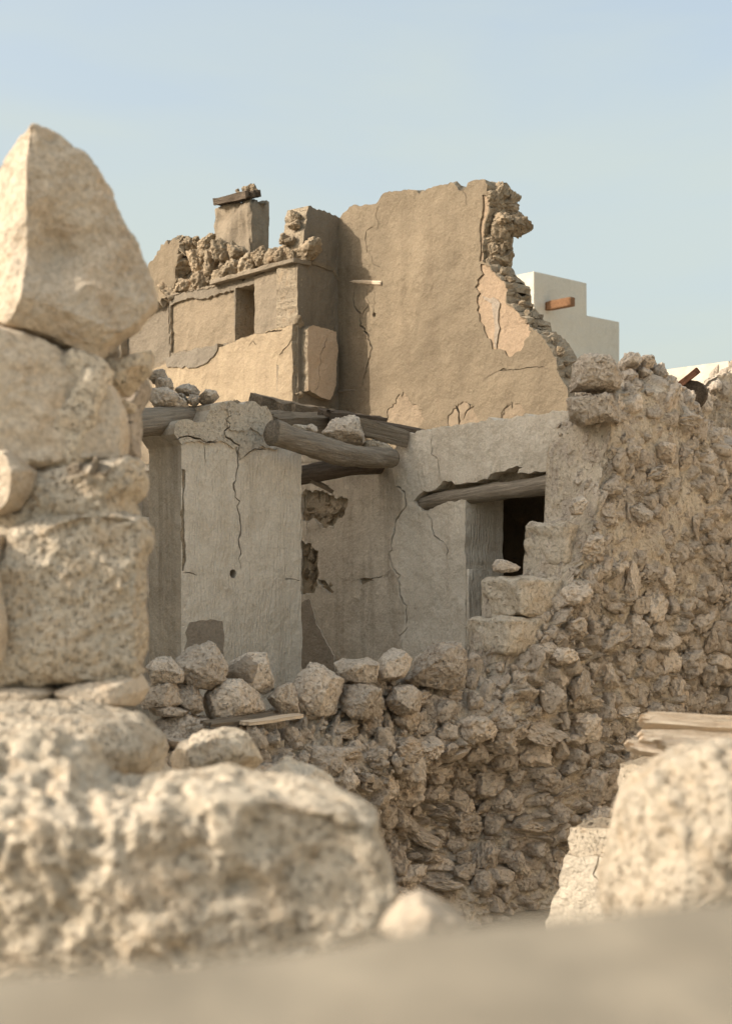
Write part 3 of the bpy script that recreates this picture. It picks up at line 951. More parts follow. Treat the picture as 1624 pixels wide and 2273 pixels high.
regs = [(inner_poly, 0.0, 1, 0.0),
        (gpl(FD, 3, [(880, 520), (960, 500), (1115, 545), (1100, 620), (1060, 645), (1010, 690), (940, 640), (880, 650)]), .05, 3, .012),
        (gpl(FD, 3, [(870, 740), (920, 760), (965, 800), (972, 920), (950, 1010), (870, 1020)]), .06, 3, .012),
        (gpl(FD, 3, [(965, 940), (1000, 945), (1050, 1005), (1030, 1020), (970, 965)]), .04, 3, .006),
        (gpl(FD, 3, [(1170, 940), (1215, 935), (1240, 950), (1180, 970)]), .02, 3, .005),
        (gpl(FD, 3, [(875, 1060), (930, 1040), (960, 1160), (1050, 1320), (1050, 1400), (875, 1400)]), -.012, 2, .006),
        (lint_break, .13, 3, .006), (door, None, 0, .003)]
crk = [(gpl(FD, 4, [(130, 335), (125, 430), (165, 472), (165, 530), (120, 582), (97, 700), (97, 790), (135, 832), (140, 920), (170, 972), (170, 1050), (150, 1100), (150, 1175)]), .022),
       (gpl(FD, 4, [(272, 190), (275, 290), (315, 310), (315, 400)]), .011),
       (gpl(FD, 4, [(255, 545), (280, 605), (290, 660), (330, 680), (350, 722), (345, 785)]), .015),
       (gpl(FD, 4, [(300, 820), (275, 860), (278, 930)]), .006),
       (gpl(FD, 3, [(895, 480), (890, 560), (905, 660), (915, 740)]), .014),
       (gpl(FD, 3, [(1055, 560), (1060, 650)]), .01),
       (gpl(FD, 3, [(1175, 970), (1175, 945), (1290, 930), (1325, 890)]), .010)]
dw = empty('doorway_wall', FD.w(.2, 0, -.2), 'grey plastered wall with a dark doorway under a log lintel', 'wall')
relief('wall', FD, out, [M_GREY, M_GREY2, M_GPATCH, M_CORE], regs, crk, .47, .08, .010, 1.6, 4, .012, .03, .0, dw, core=0)
p0 = FD.w(*gpt(FD, 4, 215, 512), -.075); p1 = FD.w(*gpt(FD, 4, 860, 412), -.075)
tube('lintel_log', p0, p1, .062, .088, [M_LOG], dw, 40, 18, .012, 3, .18)
for i, o in enumerate((-.22, -.36)):
    q0 = FD.w(*gpt(FD, 4, 380, 462), o); q1 = FD.w(*gpt(FD, 4, 880, 425), o)
    tube('lintel_log', q0, q1, .06, .065, [M_DARKLOG], dw, 20, 14, .006, 5 + i, .10)
for (x0, x1, y0, y1, n) in ((890, 1090, 530, 660, 16), (885, 960, 750, 1010, 16), (985, 1045, 950, 1010, 4)):
    for i in range(n):
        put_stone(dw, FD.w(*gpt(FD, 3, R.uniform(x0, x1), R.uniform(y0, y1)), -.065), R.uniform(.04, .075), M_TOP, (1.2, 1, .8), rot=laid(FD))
# projecting course in the door jamb
a_, z_ = gpt(FD, 4, 432, 805)
block('jamb_ledge', FD, a_ - .01, a_ + .035, -.44, -.012, z_ - .9, z_, [M_GREY], dw, 10, .006, 6, .01, 2)
# roof slab of the room behind, and its end wall
block('roof_slab', FD, -5.0, 1.3, -1.5, -.48, EZ + .98, EZ + 1.16, [M_CORE], dw, 24, .02, 4, .02, 4)
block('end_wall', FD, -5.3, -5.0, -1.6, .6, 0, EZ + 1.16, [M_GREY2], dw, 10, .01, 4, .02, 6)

# ================================================================== CROSS WALL WITH THE TALL PANEL
pw = empty('cross_wall', FP.w(-1.6, 0, -.2), 'tall grey plaster panel with a long crack and one small hole', 'wall')
al, ar = gpt(FP, 3, 290, 900)[0], gpt(FP, 3, 885, 900)[0]
out = [(al, z0, 0)] + gpl(FP, 3, [(290, 300), (262, 245), (245, 195), (300, 150), (400, 162), (425, 80), (520, 58), (600, 64), (700, 84), (730, 135), (724, 288), (800, 283, .004)])
out += [(ar, gpt(FP, 3, 884, 292)[1], .004), (ar, z0, 0)]
cap = gpl(FP, 3, [(200, 270), (200, 20), (780, 20), (780, 288), (720, 290), (640, 300), (610, 330), (575, 345), (560, 285), (510, 270), (460, 262)])
cap2 = gpl(FP, 3, [(520, 20), (780, 20), (780, 200), (722, 215), (640, 205), (560, 215), (515, 200)])
regs = [(cap, -.02, 1, .012), (cap2, -.035, 1, .012), (gpl(FP, 3, [(310, 1205), (330, 1155), (430, 1140), (492, 1150), (500, 1330), (300, 1330)]), -.006, 2, .006),
        (gpl(FP, 3, [(292, 395), (310, 400), (304, 560), (308, 700), (316, 850), (302, 900), (294, 900)]), .012, 3, .004),
        (circ(gpt(FP, 3, 545, 915), .034), .14, 3, .004)]
crk = [(gpl(FP, 3, [(520, 105), (508, 240), (565, 282), (570, 380), (550, 470), (575, 600), (586, 700), (582, 890)]), .019),
       (gpl(FP, 3, [(570, 350), (610, 325), (640, 295), (710, 300)]), .012),
       (gpl(FP, 3, [(240, 245), (330, 235), (400, 262), (460, 262)]), .016),
       (gpl(FP, 3, [(400, 262), (405, 380)]), .008), (gpl(FP, 3, [(800, 940), (880, 945)]), .008), (gpl(FP, 3, [(300, 910), (370, 922)]), .008)]
relief('wall', FP, out, [M_GREY, M_MORT, M_GPATCH, M_CORE, M_GREY2], regs, crk, .46, .075, .008, 1.6, 9, .012, .03, .0, pw, core=4)
for k, (x, y, r) in enumerate([(470, 110, .08), (600, 85, .1), (670, 120, .09), (330, 190, .08), (400, 215, .07), (660, 200, .07), (560, 130, .08)]):
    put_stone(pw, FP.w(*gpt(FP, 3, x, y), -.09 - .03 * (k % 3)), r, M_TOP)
# low plastered stub in the left recess
FP2 = Frame(FP.w(0, 0, 0)[:2] + N2 * .2, -N2, W2)
a_, z_ = gpt(FD, 3, 100, 640, -.0)
setp(block('plaster_stub', FD, a_ - .5, gpt(FD, 3, 165, 700)[0], .004, .22, 0, z_, [M_GREY], None, 14, .008, 4, .015, 3), 'low plastered wall stub in the dark recess beside the tall panel', 'wall')

# ================================================================== UPPER WALL WITH THE NICHE
zr = EZ + 1.17
nw = empty('niche_wall', FN.w(-1.2, zr, -.2), 'upper tan wall with a square niche and rubble along its top', 'wall')
bot = lambda fr, k, x: (gpt(fr, k, x, 900)[0], zr)
out = gpl(FN, 1, [(-60, 650), (180, 652), (415, 600), (610, 556), (846, 478)]) + [bot(FN, 1, 843) + (0,), (gpt(FN, 1, -60, 900)[0], zr, 0)]
out[4] = (-.02, out[4][1], .004); out[5] = (-.02, zr, 0)
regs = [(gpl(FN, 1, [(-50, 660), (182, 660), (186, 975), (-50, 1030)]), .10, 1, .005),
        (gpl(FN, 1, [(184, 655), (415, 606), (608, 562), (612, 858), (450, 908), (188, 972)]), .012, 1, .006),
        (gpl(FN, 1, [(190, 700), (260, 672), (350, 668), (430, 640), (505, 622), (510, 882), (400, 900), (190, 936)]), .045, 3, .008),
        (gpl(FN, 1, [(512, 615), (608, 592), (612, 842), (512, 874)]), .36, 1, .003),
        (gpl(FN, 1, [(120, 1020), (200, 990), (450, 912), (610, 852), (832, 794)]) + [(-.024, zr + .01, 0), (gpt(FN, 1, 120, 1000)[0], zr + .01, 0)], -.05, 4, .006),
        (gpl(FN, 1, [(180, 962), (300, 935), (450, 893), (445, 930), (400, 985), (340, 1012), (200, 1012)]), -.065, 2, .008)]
crk = [(gpl(FN, 1, [(775, 545), (765, 600), (738, 650), (727, 692)]), .03), (gpl(FN, 1, [(752, 705), (765, 765)]), .012),
       (gpl(FN, 1, [(815, 870), (790, 910), (752, 955)]), .016), (gpl(FN, 1, [(600, 905), (625, 880), (640, 905)]), .012),
       (gpl(FN, 1, [(620, 845), (700, 835), (770, 825)]), .018)]
relief('wall', FN, out, [M_ASH, M_SHADE, M_SMEAR, M_ASH2, M_TAN3], regs, crk, .08, .09, .014, 1.5, 12, .01, .03, .004, nw)  # darker upper tones, brighter lower band: soft light gradient put into the colours
a0_, zz = gpt(FN, 1, 415, 598); a1_, zz2 = gpt(FN, 1, 846, 490)
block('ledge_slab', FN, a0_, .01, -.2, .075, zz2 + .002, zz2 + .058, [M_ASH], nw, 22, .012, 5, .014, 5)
# rubble on top
FN2 = Frame(FN.w(0, 0, -.2)[:2], W2, N2)
core_p = gpl(FN2, 1, [(150, 680), (200, 470), (250, 410), (420, 410), (600, 480), (700, 450), (850, 430), (850, 520), (620, 600), (420, 640)])
relief('rubble_core', FN2, core_p, [M_CORE], (), (), .4, .06, .06, 3.5, 15, .03, .04, .03, nw)
bandp = [(x, z) for x, z in gpl(FN, 1, [(190, 640), (200, 440), (255, 385), (350, 390), (420, 405), (600, 465), (700, 430), (850, 425), (850, 485), (620, 550), (420, 598)], -.12)]
Ab = np.array(bandp); rr = random.Random(4); Xb = []
for i in range(2600):
    r = .17 - .12 * (i / 2600) ** .6
    q = (rr.uniform(Ab[:, 0].min(), Ab[:, 0].max()), rr.uniform(Ab[:, 1].min(), Ab[:, 1].max()))
    if not inpoly(np.array([q]), bandp)[0]: continue
    if any(math.hypot(q[0] - x[0], q[1] - x[1]) < (r + x[2]) * .82 for x in Xb): continue
    Xb.append((q[0], q[1], r))
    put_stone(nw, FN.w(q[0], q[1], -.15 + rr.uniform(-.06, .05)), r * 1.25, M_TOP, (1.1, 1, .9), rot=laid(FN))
# tan fragment at the wall's far end
frag = gpl(FN, 1, [(20, 720), (62, 530), (110, 480), (152, 400), (240, 372), (228, 500), (215, 590), (180, 645), (120, 700)])
relief('wall_fragment', FN, [(p[0], p[1]) for p in frag], [M_TAN], (), (), .3, .07, .02, 2, 17, .015, .03, .03, nw)
for (x, y, r) in [(75, 525, .08), (110, 500, .09), (165, 405, .10), (215, 385, .1), (280, 372, .09), (330, 372, .07), (90, 560, .06)]:
    put_stone(nw, FN.w(*gpt(FN, 1, x, y), -.12), r, M_TOP)

# stub pillar on the roof
(uq, vq), = Z(1, [(592, 300)])
pq = at(uq, vq, 16.2)
FQ = Frame(pq[:2], W2, N2)
aql = gpt(FQ, 1, 408, 300)[0]
sp = empty('stub_pillar', FQ.w(aql / 2, zr, -.15), 'square plastered stub pillar on the roof with a charred plank on top', 'pillar')
_, zt = gpt(FQ, 1, 592, 163); _, zb = gpt(FQ, 1, 592, 470)
FQr = Frame(pq[:2], -N2, W2); dq = gpt(FQr, 1, 688, 300)[0]
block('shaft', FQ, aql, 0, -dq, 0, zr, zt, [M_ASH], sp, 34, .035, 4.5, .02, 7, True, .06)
for (x, y, r) in [(490, 140, .07), (530, 125, .085), (560, 110, .07), (515, 112, .05), (580, 135, .07), (545, 98, .05), (480, 122, .045), (560, 140, .07)]:
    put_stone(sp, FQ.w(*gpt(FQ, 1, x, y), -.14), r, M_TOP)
setp(plank('plank', FQ.w(*gpt(FQ, 1, 424, 186), -.04), FQ.w(*gpt(FQ, 1, 594, 146), -.04), .24, .075, [M_DARKLOG], None, 0.2, 4, .03), 'dark charred plank lying on top of the stub pillar', 'plank')

# ================================================================== TALL PLASTER WALL AND ITS RETURN
tw = empty('tall_wall', FB.w(1.2, 0, -.2), 'tallest tan plaster wall with a broken stony right edge', 'wall')
out = gpl(FB, 2, [(45, 222), (85, 172), (190, 160), (220, 120), (330, 103), (360, 122), (400, 97), (500, 75), (535, 108), (560, 75), (620, 62), (645, 85), (640, 130), (650, 180), (632, 240), (625, 310),
                  (622, 395), (650, 408), (672, 440), (716, 485), (718, 560), (782, 615), (824, 668), (870, 705), (892, 745), (917, 800), (918, 830), (957, 900), (970, 1000)])
out += [(out[-1][0] + .05, z0, 0), (-.28, z0, 0), (-.28, out[0][1] - .1, 0)]
aci = 0.0
patch1 = gpl(FB, 2, [(612, 402), (650, 412), (668, 442), (712, 488), (714, 562), (778, 618), (818, 672), (795, 700), (780, 740), (730, 776), (660, 745), (640, 700), (625, 650), (605, 600), (595, 545), (600, 480)])
patch1b = gpl(FB, 2, [(620, 530), (660, 535), (690, 560), (682, 620), (680, 700), (676, 742), (668, 735), (668, 640), (655, 560), (625, 545)])
patch2 = gpl(FB, 2, [(228, 1060), (235, 1000), (270, 945), (310, 932), (350, 965), (372, 1010), (365, 1080), (300, 1095)])
patch3 = gpl(FB, 2, [(490, 1060), (495, 1000), (520, 965), (560, 955), (590, 970), (600, 1020), (620, 1050), (560, 1075)])
patch4 = gpl(FB, 2, [(695, 1040), (705, 985), (740, 958), (775, 965), (790, 1000), (785, 1035)])
strip = gpl(FB, 2, [(622, 125), (642, 132), (646, 178), (628, 240), (622, 310), (619, 392), (606, 392), (610, 310), (612, 240), (624, 180)])
hole = circ(gpt(FB, 2, 185, 606), .025)
regs = [(patch1, .018, 1, .018), (patch1b, .004, 2, .006), (patch2, .010, 4, .02), (patch3, .010, 4, .02), (patch4, .008, 4, .02), (strip, .02, 1, .006), (hole, .04, 1, .003)]
crk = [(gpl(FB, 2, [(198, 165), (193, 195), (205, 245), (200, 270)]), .010), (gpl(FB, 2, [(188, 246), (152, 268), (150, 300), (158, 330), (160, 362)]), .016),
       (gpl(FB, 2, [(165, 350), (180, 395), (215, 418)]), .008),
       (gpl(FB, 2, [(115, 490), (104, 540), (108, 575), (128, 600), (126, 640), (158, 680), (172, 740), (158, 830), (132, 895)]), .024),
       (gpl(FB, 2, [(150, 500), (165, 560), (128, 625)]), .012), (gpl(FB, 2, [(180, 500), (190, 560), (180, 600)]), .009),
       (gpl(FB, 2, [(520, 1052), (522, 1000), (512, 970)]), .03), (gpl(FB, 2, [(540, 1030), (550, 1000), (575, 968), (560, 960)]), .022),
       (gpl(FB, 2, [(620, 870), (690, 832), (730, 828), (860, 815), (900, 820)]), .008), (gpl(FB, 2, [(715, 825), (690, 830)]), .02),
       (gpl(FB, 2, [(540, 108), (555, 145), (560, 170)]), .008), (gpl(FB, 2, [(695, 1040), (705, 985), (740, 958)]), .014), (gpl(FB, 2, [(60, 640), (40, 760)]), .007)]
relief('wall', FB, out, [M_TAN, M_PEACH, M_GPATCH, M_CORE, M_TAN2], regs, crk, .36, .10, .022, 1.3, 21, .010, .035, .012, tw)
edge = [(640, 112), (662, 122), (662, 140), (655, 180), (690, 215), (680, 250), (660, 300), (655, 345), (650, 385), (685, 425), (705, 460), (722, 510), (745, 560), (775, 600), (805, 645), (845, 685), (878, 712), (905, 755), (922, 800), (935, 850), (955, 900), (964, 950)]
for (x, y) in edge:
    top = y < 400
    r = (.09 if top else .045) * R.uniform(.8, 1.2)
    a_, z_ = gpt(FB, 2, x - (24 if top else 10), y)
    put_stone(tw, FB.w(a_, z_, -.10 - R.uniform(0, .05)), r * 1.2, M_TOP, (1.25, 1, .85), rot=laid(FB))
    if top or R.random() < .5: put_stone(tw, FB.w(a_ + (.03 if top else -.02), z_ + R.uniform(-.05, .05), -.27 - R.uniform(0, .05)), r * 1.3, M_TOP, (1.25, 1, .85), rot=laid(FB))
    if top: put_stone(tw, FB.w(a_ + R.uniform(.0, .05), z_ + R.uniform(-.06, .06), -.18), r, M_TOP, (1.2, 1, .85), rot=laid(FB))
tube('embedded_stick', FB.w(*gpt(FB, 2, 50, 474), -.014), FB.w(*gpt(FB, 2, 216, 478), -.01), .022, .026, [M_PALEPLANK], tw, 24, 10, .006, 3, .12)
tube('embedded_stick', FB.w(*gpt(FB, 2, 42, 918), -.005), FB.w(*gpt(FB, 2, 152, 905), -.008), .024, .014, [M_PLANK], tw, 24, 10, .006, 6, .12)

out = gpl(FR, 1, [(848, 480, .003), (855, 330), (864, 300), (878, 208), (930, 225), (1000, 255)])
ac = gpt(FR, 1, 1033, 300)[0]
out += [(ac, gpt(FR, 1, 1030, 268)[1], 0), (ac, zr, 0), (0.004, zr, .004), (0.004, out[0][1] - .01, .003)]
regs = [(gpl(FR, 1, [(850, 470), (930, 490), (1005, 515), (1028, 560), (1028, 582), (1000, 530), (930, 508), (850, 492)]), -.015, 2, .004),
        (gpl(FR, 1, [(842, 825), (860, 808), (930, 818), (985, 836), (994, 900), (988, 1000), (985, 1100), (958, 1172), (930, 1166), (890, 1150), (842, 1130)]), -.09, 1, .006)]
crk = [(gpl(FR, 1, [(1027, 280), (1024, 330), (1030, 380), (1024, 440), (1022, 500)]), .012), (gpl(FR, 1, [(945, 850), (905, 960), (900, 1080), (880, 1140)]), .009), (gpl(FR, 1, [(1010, 620), (1005, 760), (1015, 900)]), .008)]
relief('return_wall', FR, out, [M_SHADE, M_PEACH2, M_TAN], regs, crk, .30, .09, .012, 1.5, 27, .010, .03, .0, tw)  # dark face and light corner block carry shade and sun in their colour
for (x, y, r, o) in [(850, 255, .10, -.1), (846, 295, .09, -.1), (800, 345, .1, -.12), (825, 365, .09, -.1), (790, 330, .06, -.1), (800, 425, .12, -.15), (835, 450, .11, -.12), (770, 440, .08, -.1), (840, 405, .1, -.2)]:
    put_stone(tw, FR.w(gpt(FR, 1, 850, y)[0] + (x - 850) * .0009, gpt(FR, 1, x, y)[1], o + (x - 850) * .0022), r, M_TOP)
for (x, y) in [(835, 775), (835, 792), (815, 1135), (815, 1150)]:
    put_stone(tw, FR.w(.02, gpt(FR, 1, x, y)[1], .0), .06, M_TOP, (1.3, 1, .5))

# ================================================================== ROOF REMAINS: LOGS, PLANKS, LUMPS
def L3(k, x, y, Y):
    (u, v), = Z(k, [(x, y)]); return at(u, v, Y)
setp(tube('log_beam', L3(3, 725, 228, 11.35), L3(3, 1345, 352, 12.42), .104, .088, [M_LOG], None, 60, 22, .03, 4, .2), 'thick grey log spanning the gap between the tall panel and the doorway wall', 'log')
setp(tube('log_beam', L3(3, 820, 425, 12.0), L3(3, 1290, 380, 12.85), .085, .075, [M_DARKLOG], None, 40, 18, .02, 8, .2), 'dark log tucked under and behind the thick grey log', 'log')
setp(tube('log_beam', L3(3, -120, 195, 10.7), L3(3, 450, 140, 11.75), .128, .088, [M_LOG], None, 50, 22, .015, 11, .14), 'stout smooth log end resting beside the stone pillar, left of the panel', 'log')
setp(plank('plank', L3('B', 390, 930, 12.1), L3('B', 660, 1075, 12.35), .10, .03, [M_PLANK], None, .5, 12, .06), 'short splintered board hanging under the dark log', 'plank')
def pb(x0, y0, Y0, x1, y1, Y1, w, th, mat, roll, seed, lab, nm='plank', cat='plank'):
    return setp(plank(nm, L3('B', x0, y0, Y0), L3('B', x1, y1, Y1), w, th, [mat], None, roll, seed, .05, .03), lab, cat)
pb(110, 250, 13.2, 640, 300, 14.2, .45, .10, M_PLANK, .25, 3, 'broad weathered board on the roof under the peach corner block')
pb(60, 390, 12.4, 640, 370, 13.2, .22, .10, M_PLANK, .3, 5, 'knotted split plank just above the thick grey log')
pb(640, 330, 13.0, 1160, 400, 13.3, .28, .09, M_DARKLOG, .2, 7, 'dark crumbling plank in front of the tall wall')
pb(900, 400, 12.7, 1560, 510, 12.7, .30, .045, M_DARKLOG, .15, 9, 'thin dark board with grit on it, reaching the doorway wall')
pb(980, 490, 12.35, 1400, 590, 12.5, .05, .13, M_PLANK, .0, 11, 'smooth squared timber on edge beside the big roof lump')
def lump(k, pts, Y, d, lab, mat=None, nm='stone', cat='stone', group=None, par=None, **kw):
    V, T = rock(Z(k, pts), Y, d, **kw)
    o = based(nm, V, T, [mat or M_RUB], par)
    if par is None: setp(o, lab, cat, group)
    elif lab: o['label'] = lab
    return o
lump('B', [(590, 480), (630, 400), (720, 345), (860, 340), (960, 390), (985, 470), (1010, 560), (1000, 630), (850, 640), (640, 590)], 12.35, .2, 'big buff lump of masonry lying behind the thick grey log', n=5, p=3, lump=.12, rough=.06, pit=.01, pitf=20, seed=3)
lump('B', [(430, 460), (480, 425), (540, 450), (555, 500), (520, 530), (450, 500)], 12.0, .06, 'small rounded stone lying on the thick grey log', n=4, seed=5, lump=.12, rough=.05)
lump('B', [(240, 470), (330, 430), (440, 440), (540, 520), (500, 560), (300, 520)], 12.1, .1, 'loose mortar lump between log and split plank', n=4, seed=6, lump=.12, rough=.08, mat=M_MORT)
lump('B', [(1000, 600), (1080, 580), (1200, 610), (1300, 680), (1290, 730), (1100, 680), (1000, 660)], 12.5, .14, 'crumbled mortar heap by the top of the doorway wall', n=5, seed=8, lump=.15, rough=.09, mat=M_MORT)
# stones heaped over the left log
D_ = [([(255, 240), (290, 180), (400, 165), (450, 230), (440, 290), (300, 310)], 'top stone of the small heap beside the niche wall', 11.6),
      ([(330, 330), (350, 260), (480, 265), (505, 360), (450, 400), (340, 390)], 'squarish stone in the middle of the heap over the left log', 11.5),
      ([(240, 430), (290, 350), (420, 340), (520, 400), (650, 510), (640, 560), (400, 560), (250, 520)], 'large ribbed stone lying on the left log', 11.4),
      ([(520, 380), (630, 300), (770, 370), (760, 410), (660, 430), (560, 420)], 'flat topped stone at the back of the heap over the left log', 11.7),
      ([(650, 500), (670, 420), (740, 410), (765, 450), (740, 500), (700, 540)], 'small upright stone between two others on the left log', 11.5),
      ([(760, 440), (830, 380), (920, 385), (955, 430), (900, 480), (800, 530), (760, 500)], 'rightmost stone of the heap over the left log', 11.6),
      ([(530, 420), (600, 415), (650, 470), (640, 520), (560, 480)], 'darker chip wedged in the heap over the left log', 11.55)]
for i, (pp, lb, Y) in enumerate(D_):
    lump('D', pp, Y, .14, lb, n=5, seed=20 + i, lump=.12, rough=.09, pit=.008, pitf=26, group='stones heaped over the left log')

# ================================================================== STONES ALONG THE TOP OF THE RUBBLE WALL
def yS(k, x, off=-.28):
    (u, v), = Z(k, [(x, 100)]); return FS.Y(u, off)
LS = [([(200, 255), (250, 200), (345, 160), (385, 230), (418, 290), (405, 345), (330, 380), (270, 375), (225, 310)], .17, 'tilted angular stone with a pale flat top, below the dark patch', dict(cuts=[(-.5, -.2, .8, .10)], rough=.04, pit=.012)),
      ([(320, 440), (335, 385), (400, 345), (470, 340), (540, 390), (568, 440), (565, 470), (450, 500), (330, 500)], .18, 'dome shaped rough stone in front of the plastered chunk', dict(rough=.05, pit=.012)),
      ([(95, 290), (130, 245), (190, 250), (240, 315), (235, 350), (120, 355)], .14, 'small sloping stone beside the stone pillar', dict(rough=.05)),
      ([(60, 400), (90, 345), (200, 345), (230, 400), (260, 430), (200, 450), (80, 450)], .15, 'low pitted stone above the thin slab', dict(rough=.06, pit=.01)),
      ([(180, 380), (210, 350), (270, 350), (315, 420), (320, 460), (280, 475), (230, 440)], .14, 'pitted stone tucked between the thin slab and the dome stone', dict(rough=.06, pit=.01)),
      ([(85, 450), (130, 432), (240, 435), (268, 460), (250, 478), (120, 482)], .18, 'thin flat slab lying under the low pitted stone', dict(p=5, rough=.02, lump=.03)),
      ([(95, 560), (130, 500), (240, 470), (330, 500), (345, 560), (330, 640), (150, 650)], .2, 'broad brown stone under the thin slab', dict(rough=.06, pit=.01)),
      ([(660, 400), (700, 320), (765, 250), (790, 260), (875, 345), (850, 420), (840, 480), (720, 490), (690, 460)], .2, 'large peaked pale stone at the middle of the wall top', dict(cuts=[(.7, -.6, .3, .16)], rough=.045, pit=.01)),
      ([(828, 260), (850, 248), (900, 262), (990, 255), (1012, 280), (1000, 350), (880, 350)], .16, 'flat pale stone right behind the peaked stone', dict(rough=.04, p=4)),
      ([(1000, 310), (1030, 225), (1060, 210), (1120, 230), (1150, 260), (1110, 330), (1080, 355), (1010, 340)], .15, 'smooth tilted stone between the flat stone and the big buff boulder', dict(cuts=[(.3, -.9, .1, .12)], rough=.03)),
      ([(1110, 340), (1190, 240), (1240, 190), (1330, 200), (1385, 250), (1390, 330), (1330, 380), (1180, 370)], .22, 'big buff boulder below the square block ends', dict(rough=.06, pit=.012)),
      ([(840, 420), (860, 365), (940, 355), (1020, 380), (1035, 450), (1020, 500), (930, 490), (850, 460)], .18, 'yellowish crumbly stone right of the peaked stone', dict(rough=.07, pit=.016)),
      ([(1040, 420), (1070, 365), (1150, 360), (1195, 400), (1180, 460), (1110, 480), (1060, 460)], .17, 'round buff stone right of the yellowish stone', dict(rough=.06, pit=.012)),
      ([(570, 420), (620, 365), (670, 350), (690, 400), (700, 480), (620, 470)], .14, 'shaded grey stone between the plastered chunk and the peaked stone', dict(rough=.05)),
      ([(1325, 480), (1345, 400), (1420, 400), (1430, 440), (1395, 500), (1350, 500)], .10, 'smooth pale grey stone set upright in the wall edge', dict(rough=.02, p=4, cuts=[(-.2, -1, .1, .06)]))]
for i, (pp, d, lb, kw) in enumerate(LS):
    kw = dict(dict(n=6, p=2.8, lump=.10, seed=40 + i, pitf=22), **kw)
    off = -.2 if i > 10 else -.33
    lump(5, pp, yS(5, pp[2][0], off), d, lb, group='loose stones along the wall top', **kw)
# plastered chunk: a piece of wall with its smooth face kept
V, T = rock(Z(5, [(400, 330), (420, 270), (485, 240), (500, 232), (568, 232), (580, 300), (600, 345), (598, 385), (560, 400), (480, 380)]), yS(5, 500, -.38), .14, n=6, p=6, lump=.04, rough=.03, pit=.01, pitf=22, seed=77, cuts=[(-.35, -1, .1, .10)])
ctr = V.mean(0); cf = V[T].mean(1) - ctr
setp(based('plastered_chunk', V, T, [M_RUB, M_GPATCH], None, ((cf @ np.array([-.33, -.94, .1]) > .085) & (cf[:, 0] < .06)).astype(int)), 'broken wall chunk with one smooth grey plastered face', 'stone')
setp(plank('plank', L3(5, 335, 512, yS(5, 335, -.05)), L3(5, 605, 478, yS(5, 605, -.2)), .1, .022, [M_PLANK], None, .2, 21, .03), 'thin grey board under the dome shaped stone', 'plank')
setp(plank('plank', L3(5, 480, 508, yS(5, 480, .02)), L3(5, 700, 484, yS(5, 700, -.1)), .07, .02, [M_PALEPLANK], None, .1, 23, .03), 'narrow pale lath pointing at the peaked stone', 'plank')
setp(lump(4, [(548, 790), (570, 765), (640, 768), (690, 780), (660, 815), (600, 822), (556, 815)], yS(4, 600, -.4), .1, 'flat little stone on the middle step beside the doorway', n=5, p=3, lump=.1, rough=.05, seed=91), None)

# big stones at the high end of the rubble wall
AS = [([(345, 320), (390, 220), (450, 160), (560, 160), (720, 180), (755, 260), (745, 400), (640, 430), (370, 425)], .24, dict(p=4)),
      ([(350, 640), (345, 470), (420, 440), (560, 450), (700, 500), (825, 590), (820, 640), (740, 690), (600, 670), (450, 700)], .24, dict(p=3.5)),
      ([(760, 380), (770, 270), (840, 250), (890, 300), (850, 380), (800, 420)], .13, {}), ([(820, 450), (870, 390), (960, 380), (1000, 430), (960, 490), (880, 500)], .13, {}),
      ([(940, 450), (960, 370), (1050, 350), (1110, 430), (1110, 480), (1040, 520), (960, 510)], .14, {}), ([(900, 180), (940, 135), (990, 135), (1010, 200), (1000, 250), (930, 260)], .13, {}),
      ([(990, 260), (1040, 225), (1110, 270), (1115, 320), (1050, 350), (1000, 320)], .12, {}), ([(770, 190), (810, 150), (880, 140), (920, 190), (880, 240), (800, 230)], .12, {}),
      ([(840, 600), (850, 540), (930, 520), (1005, 560), (1000, 700), (930, 725), (850, 700)], .15, dict(p=4)), ([(1010, 640), (1060, 580), (1160, 570), (1195, 650), (1110, 745), (1060, 760)], .14, dict(p=2.5)),
      ([(1180, 640), (1240, 570), (1320, 600), (1330, 680), (1270, 790), (1210, 770)], .15, {}), ([(1300, 640), (1360, 610), (1380, 700), (1340, 800), (1290, 790)], .12, {}),
      ([(1090, 400), (1150, 360), (1220, 400), (1200, 500), (1120, 500)], .15, {}), ([(880, 280), (930, 240), (990, 270), (980, 330), (910, 330)], .12, {}),
      ([(640, 1250), (590, 1230), (600, 1200), (660, 1195), (680, 1230)], .06, {}), ([(780, 1430), (810, 1340), (900, 1320), (1000, 1380), (985, 1460), (880, 1500)], .16, {}),
      ([(350, 1340), (380, 1260), (450, 1250), (490, 1300), (440, 1400), (370, 1400)], .12, {}), ([(990, 880), (1060, 830), (1180, 860), (1200, 960), (1150, 1000), (1040, 970)], .16, {}),
      ([(1190, 960), (1210, 880), (1300, 900), (1290, 1040), (1210, 1070)], .14, dict(p=4)), ([(725, 850), (735, 760), (780, 740), (792, 850), (760, 870)], .07, {})]
for i, (pp, d, kw) in enumerate(AS):
    kw = dict(dict(n=6 if i < 2 else 5, p=3, lump=.10, rough=.07, pit=.012, pitf=24, seed=120 + i), **kw)
    lump('A', pp, yS('A', pp[1][0], -.2 if i < 14 else -.03), d, None, par=side_wall, **kw)
for (x, y, r) in [(900, 330, .1), (1000, 560, .1), (800, 480, .12), (820, 240, .1), (960, 220, .1), (1040, 300, .09), (1150, 520, .1), (700, 700, .08), (1240, 500, .12), (1300, 560, .1), (1080, 540, .1)]:
    (u, v), = Z('A', [(x, y)])
    put_stone(side_wall, FS.w(*FS.px(u, v, -.3), -.3), r * 1.3)

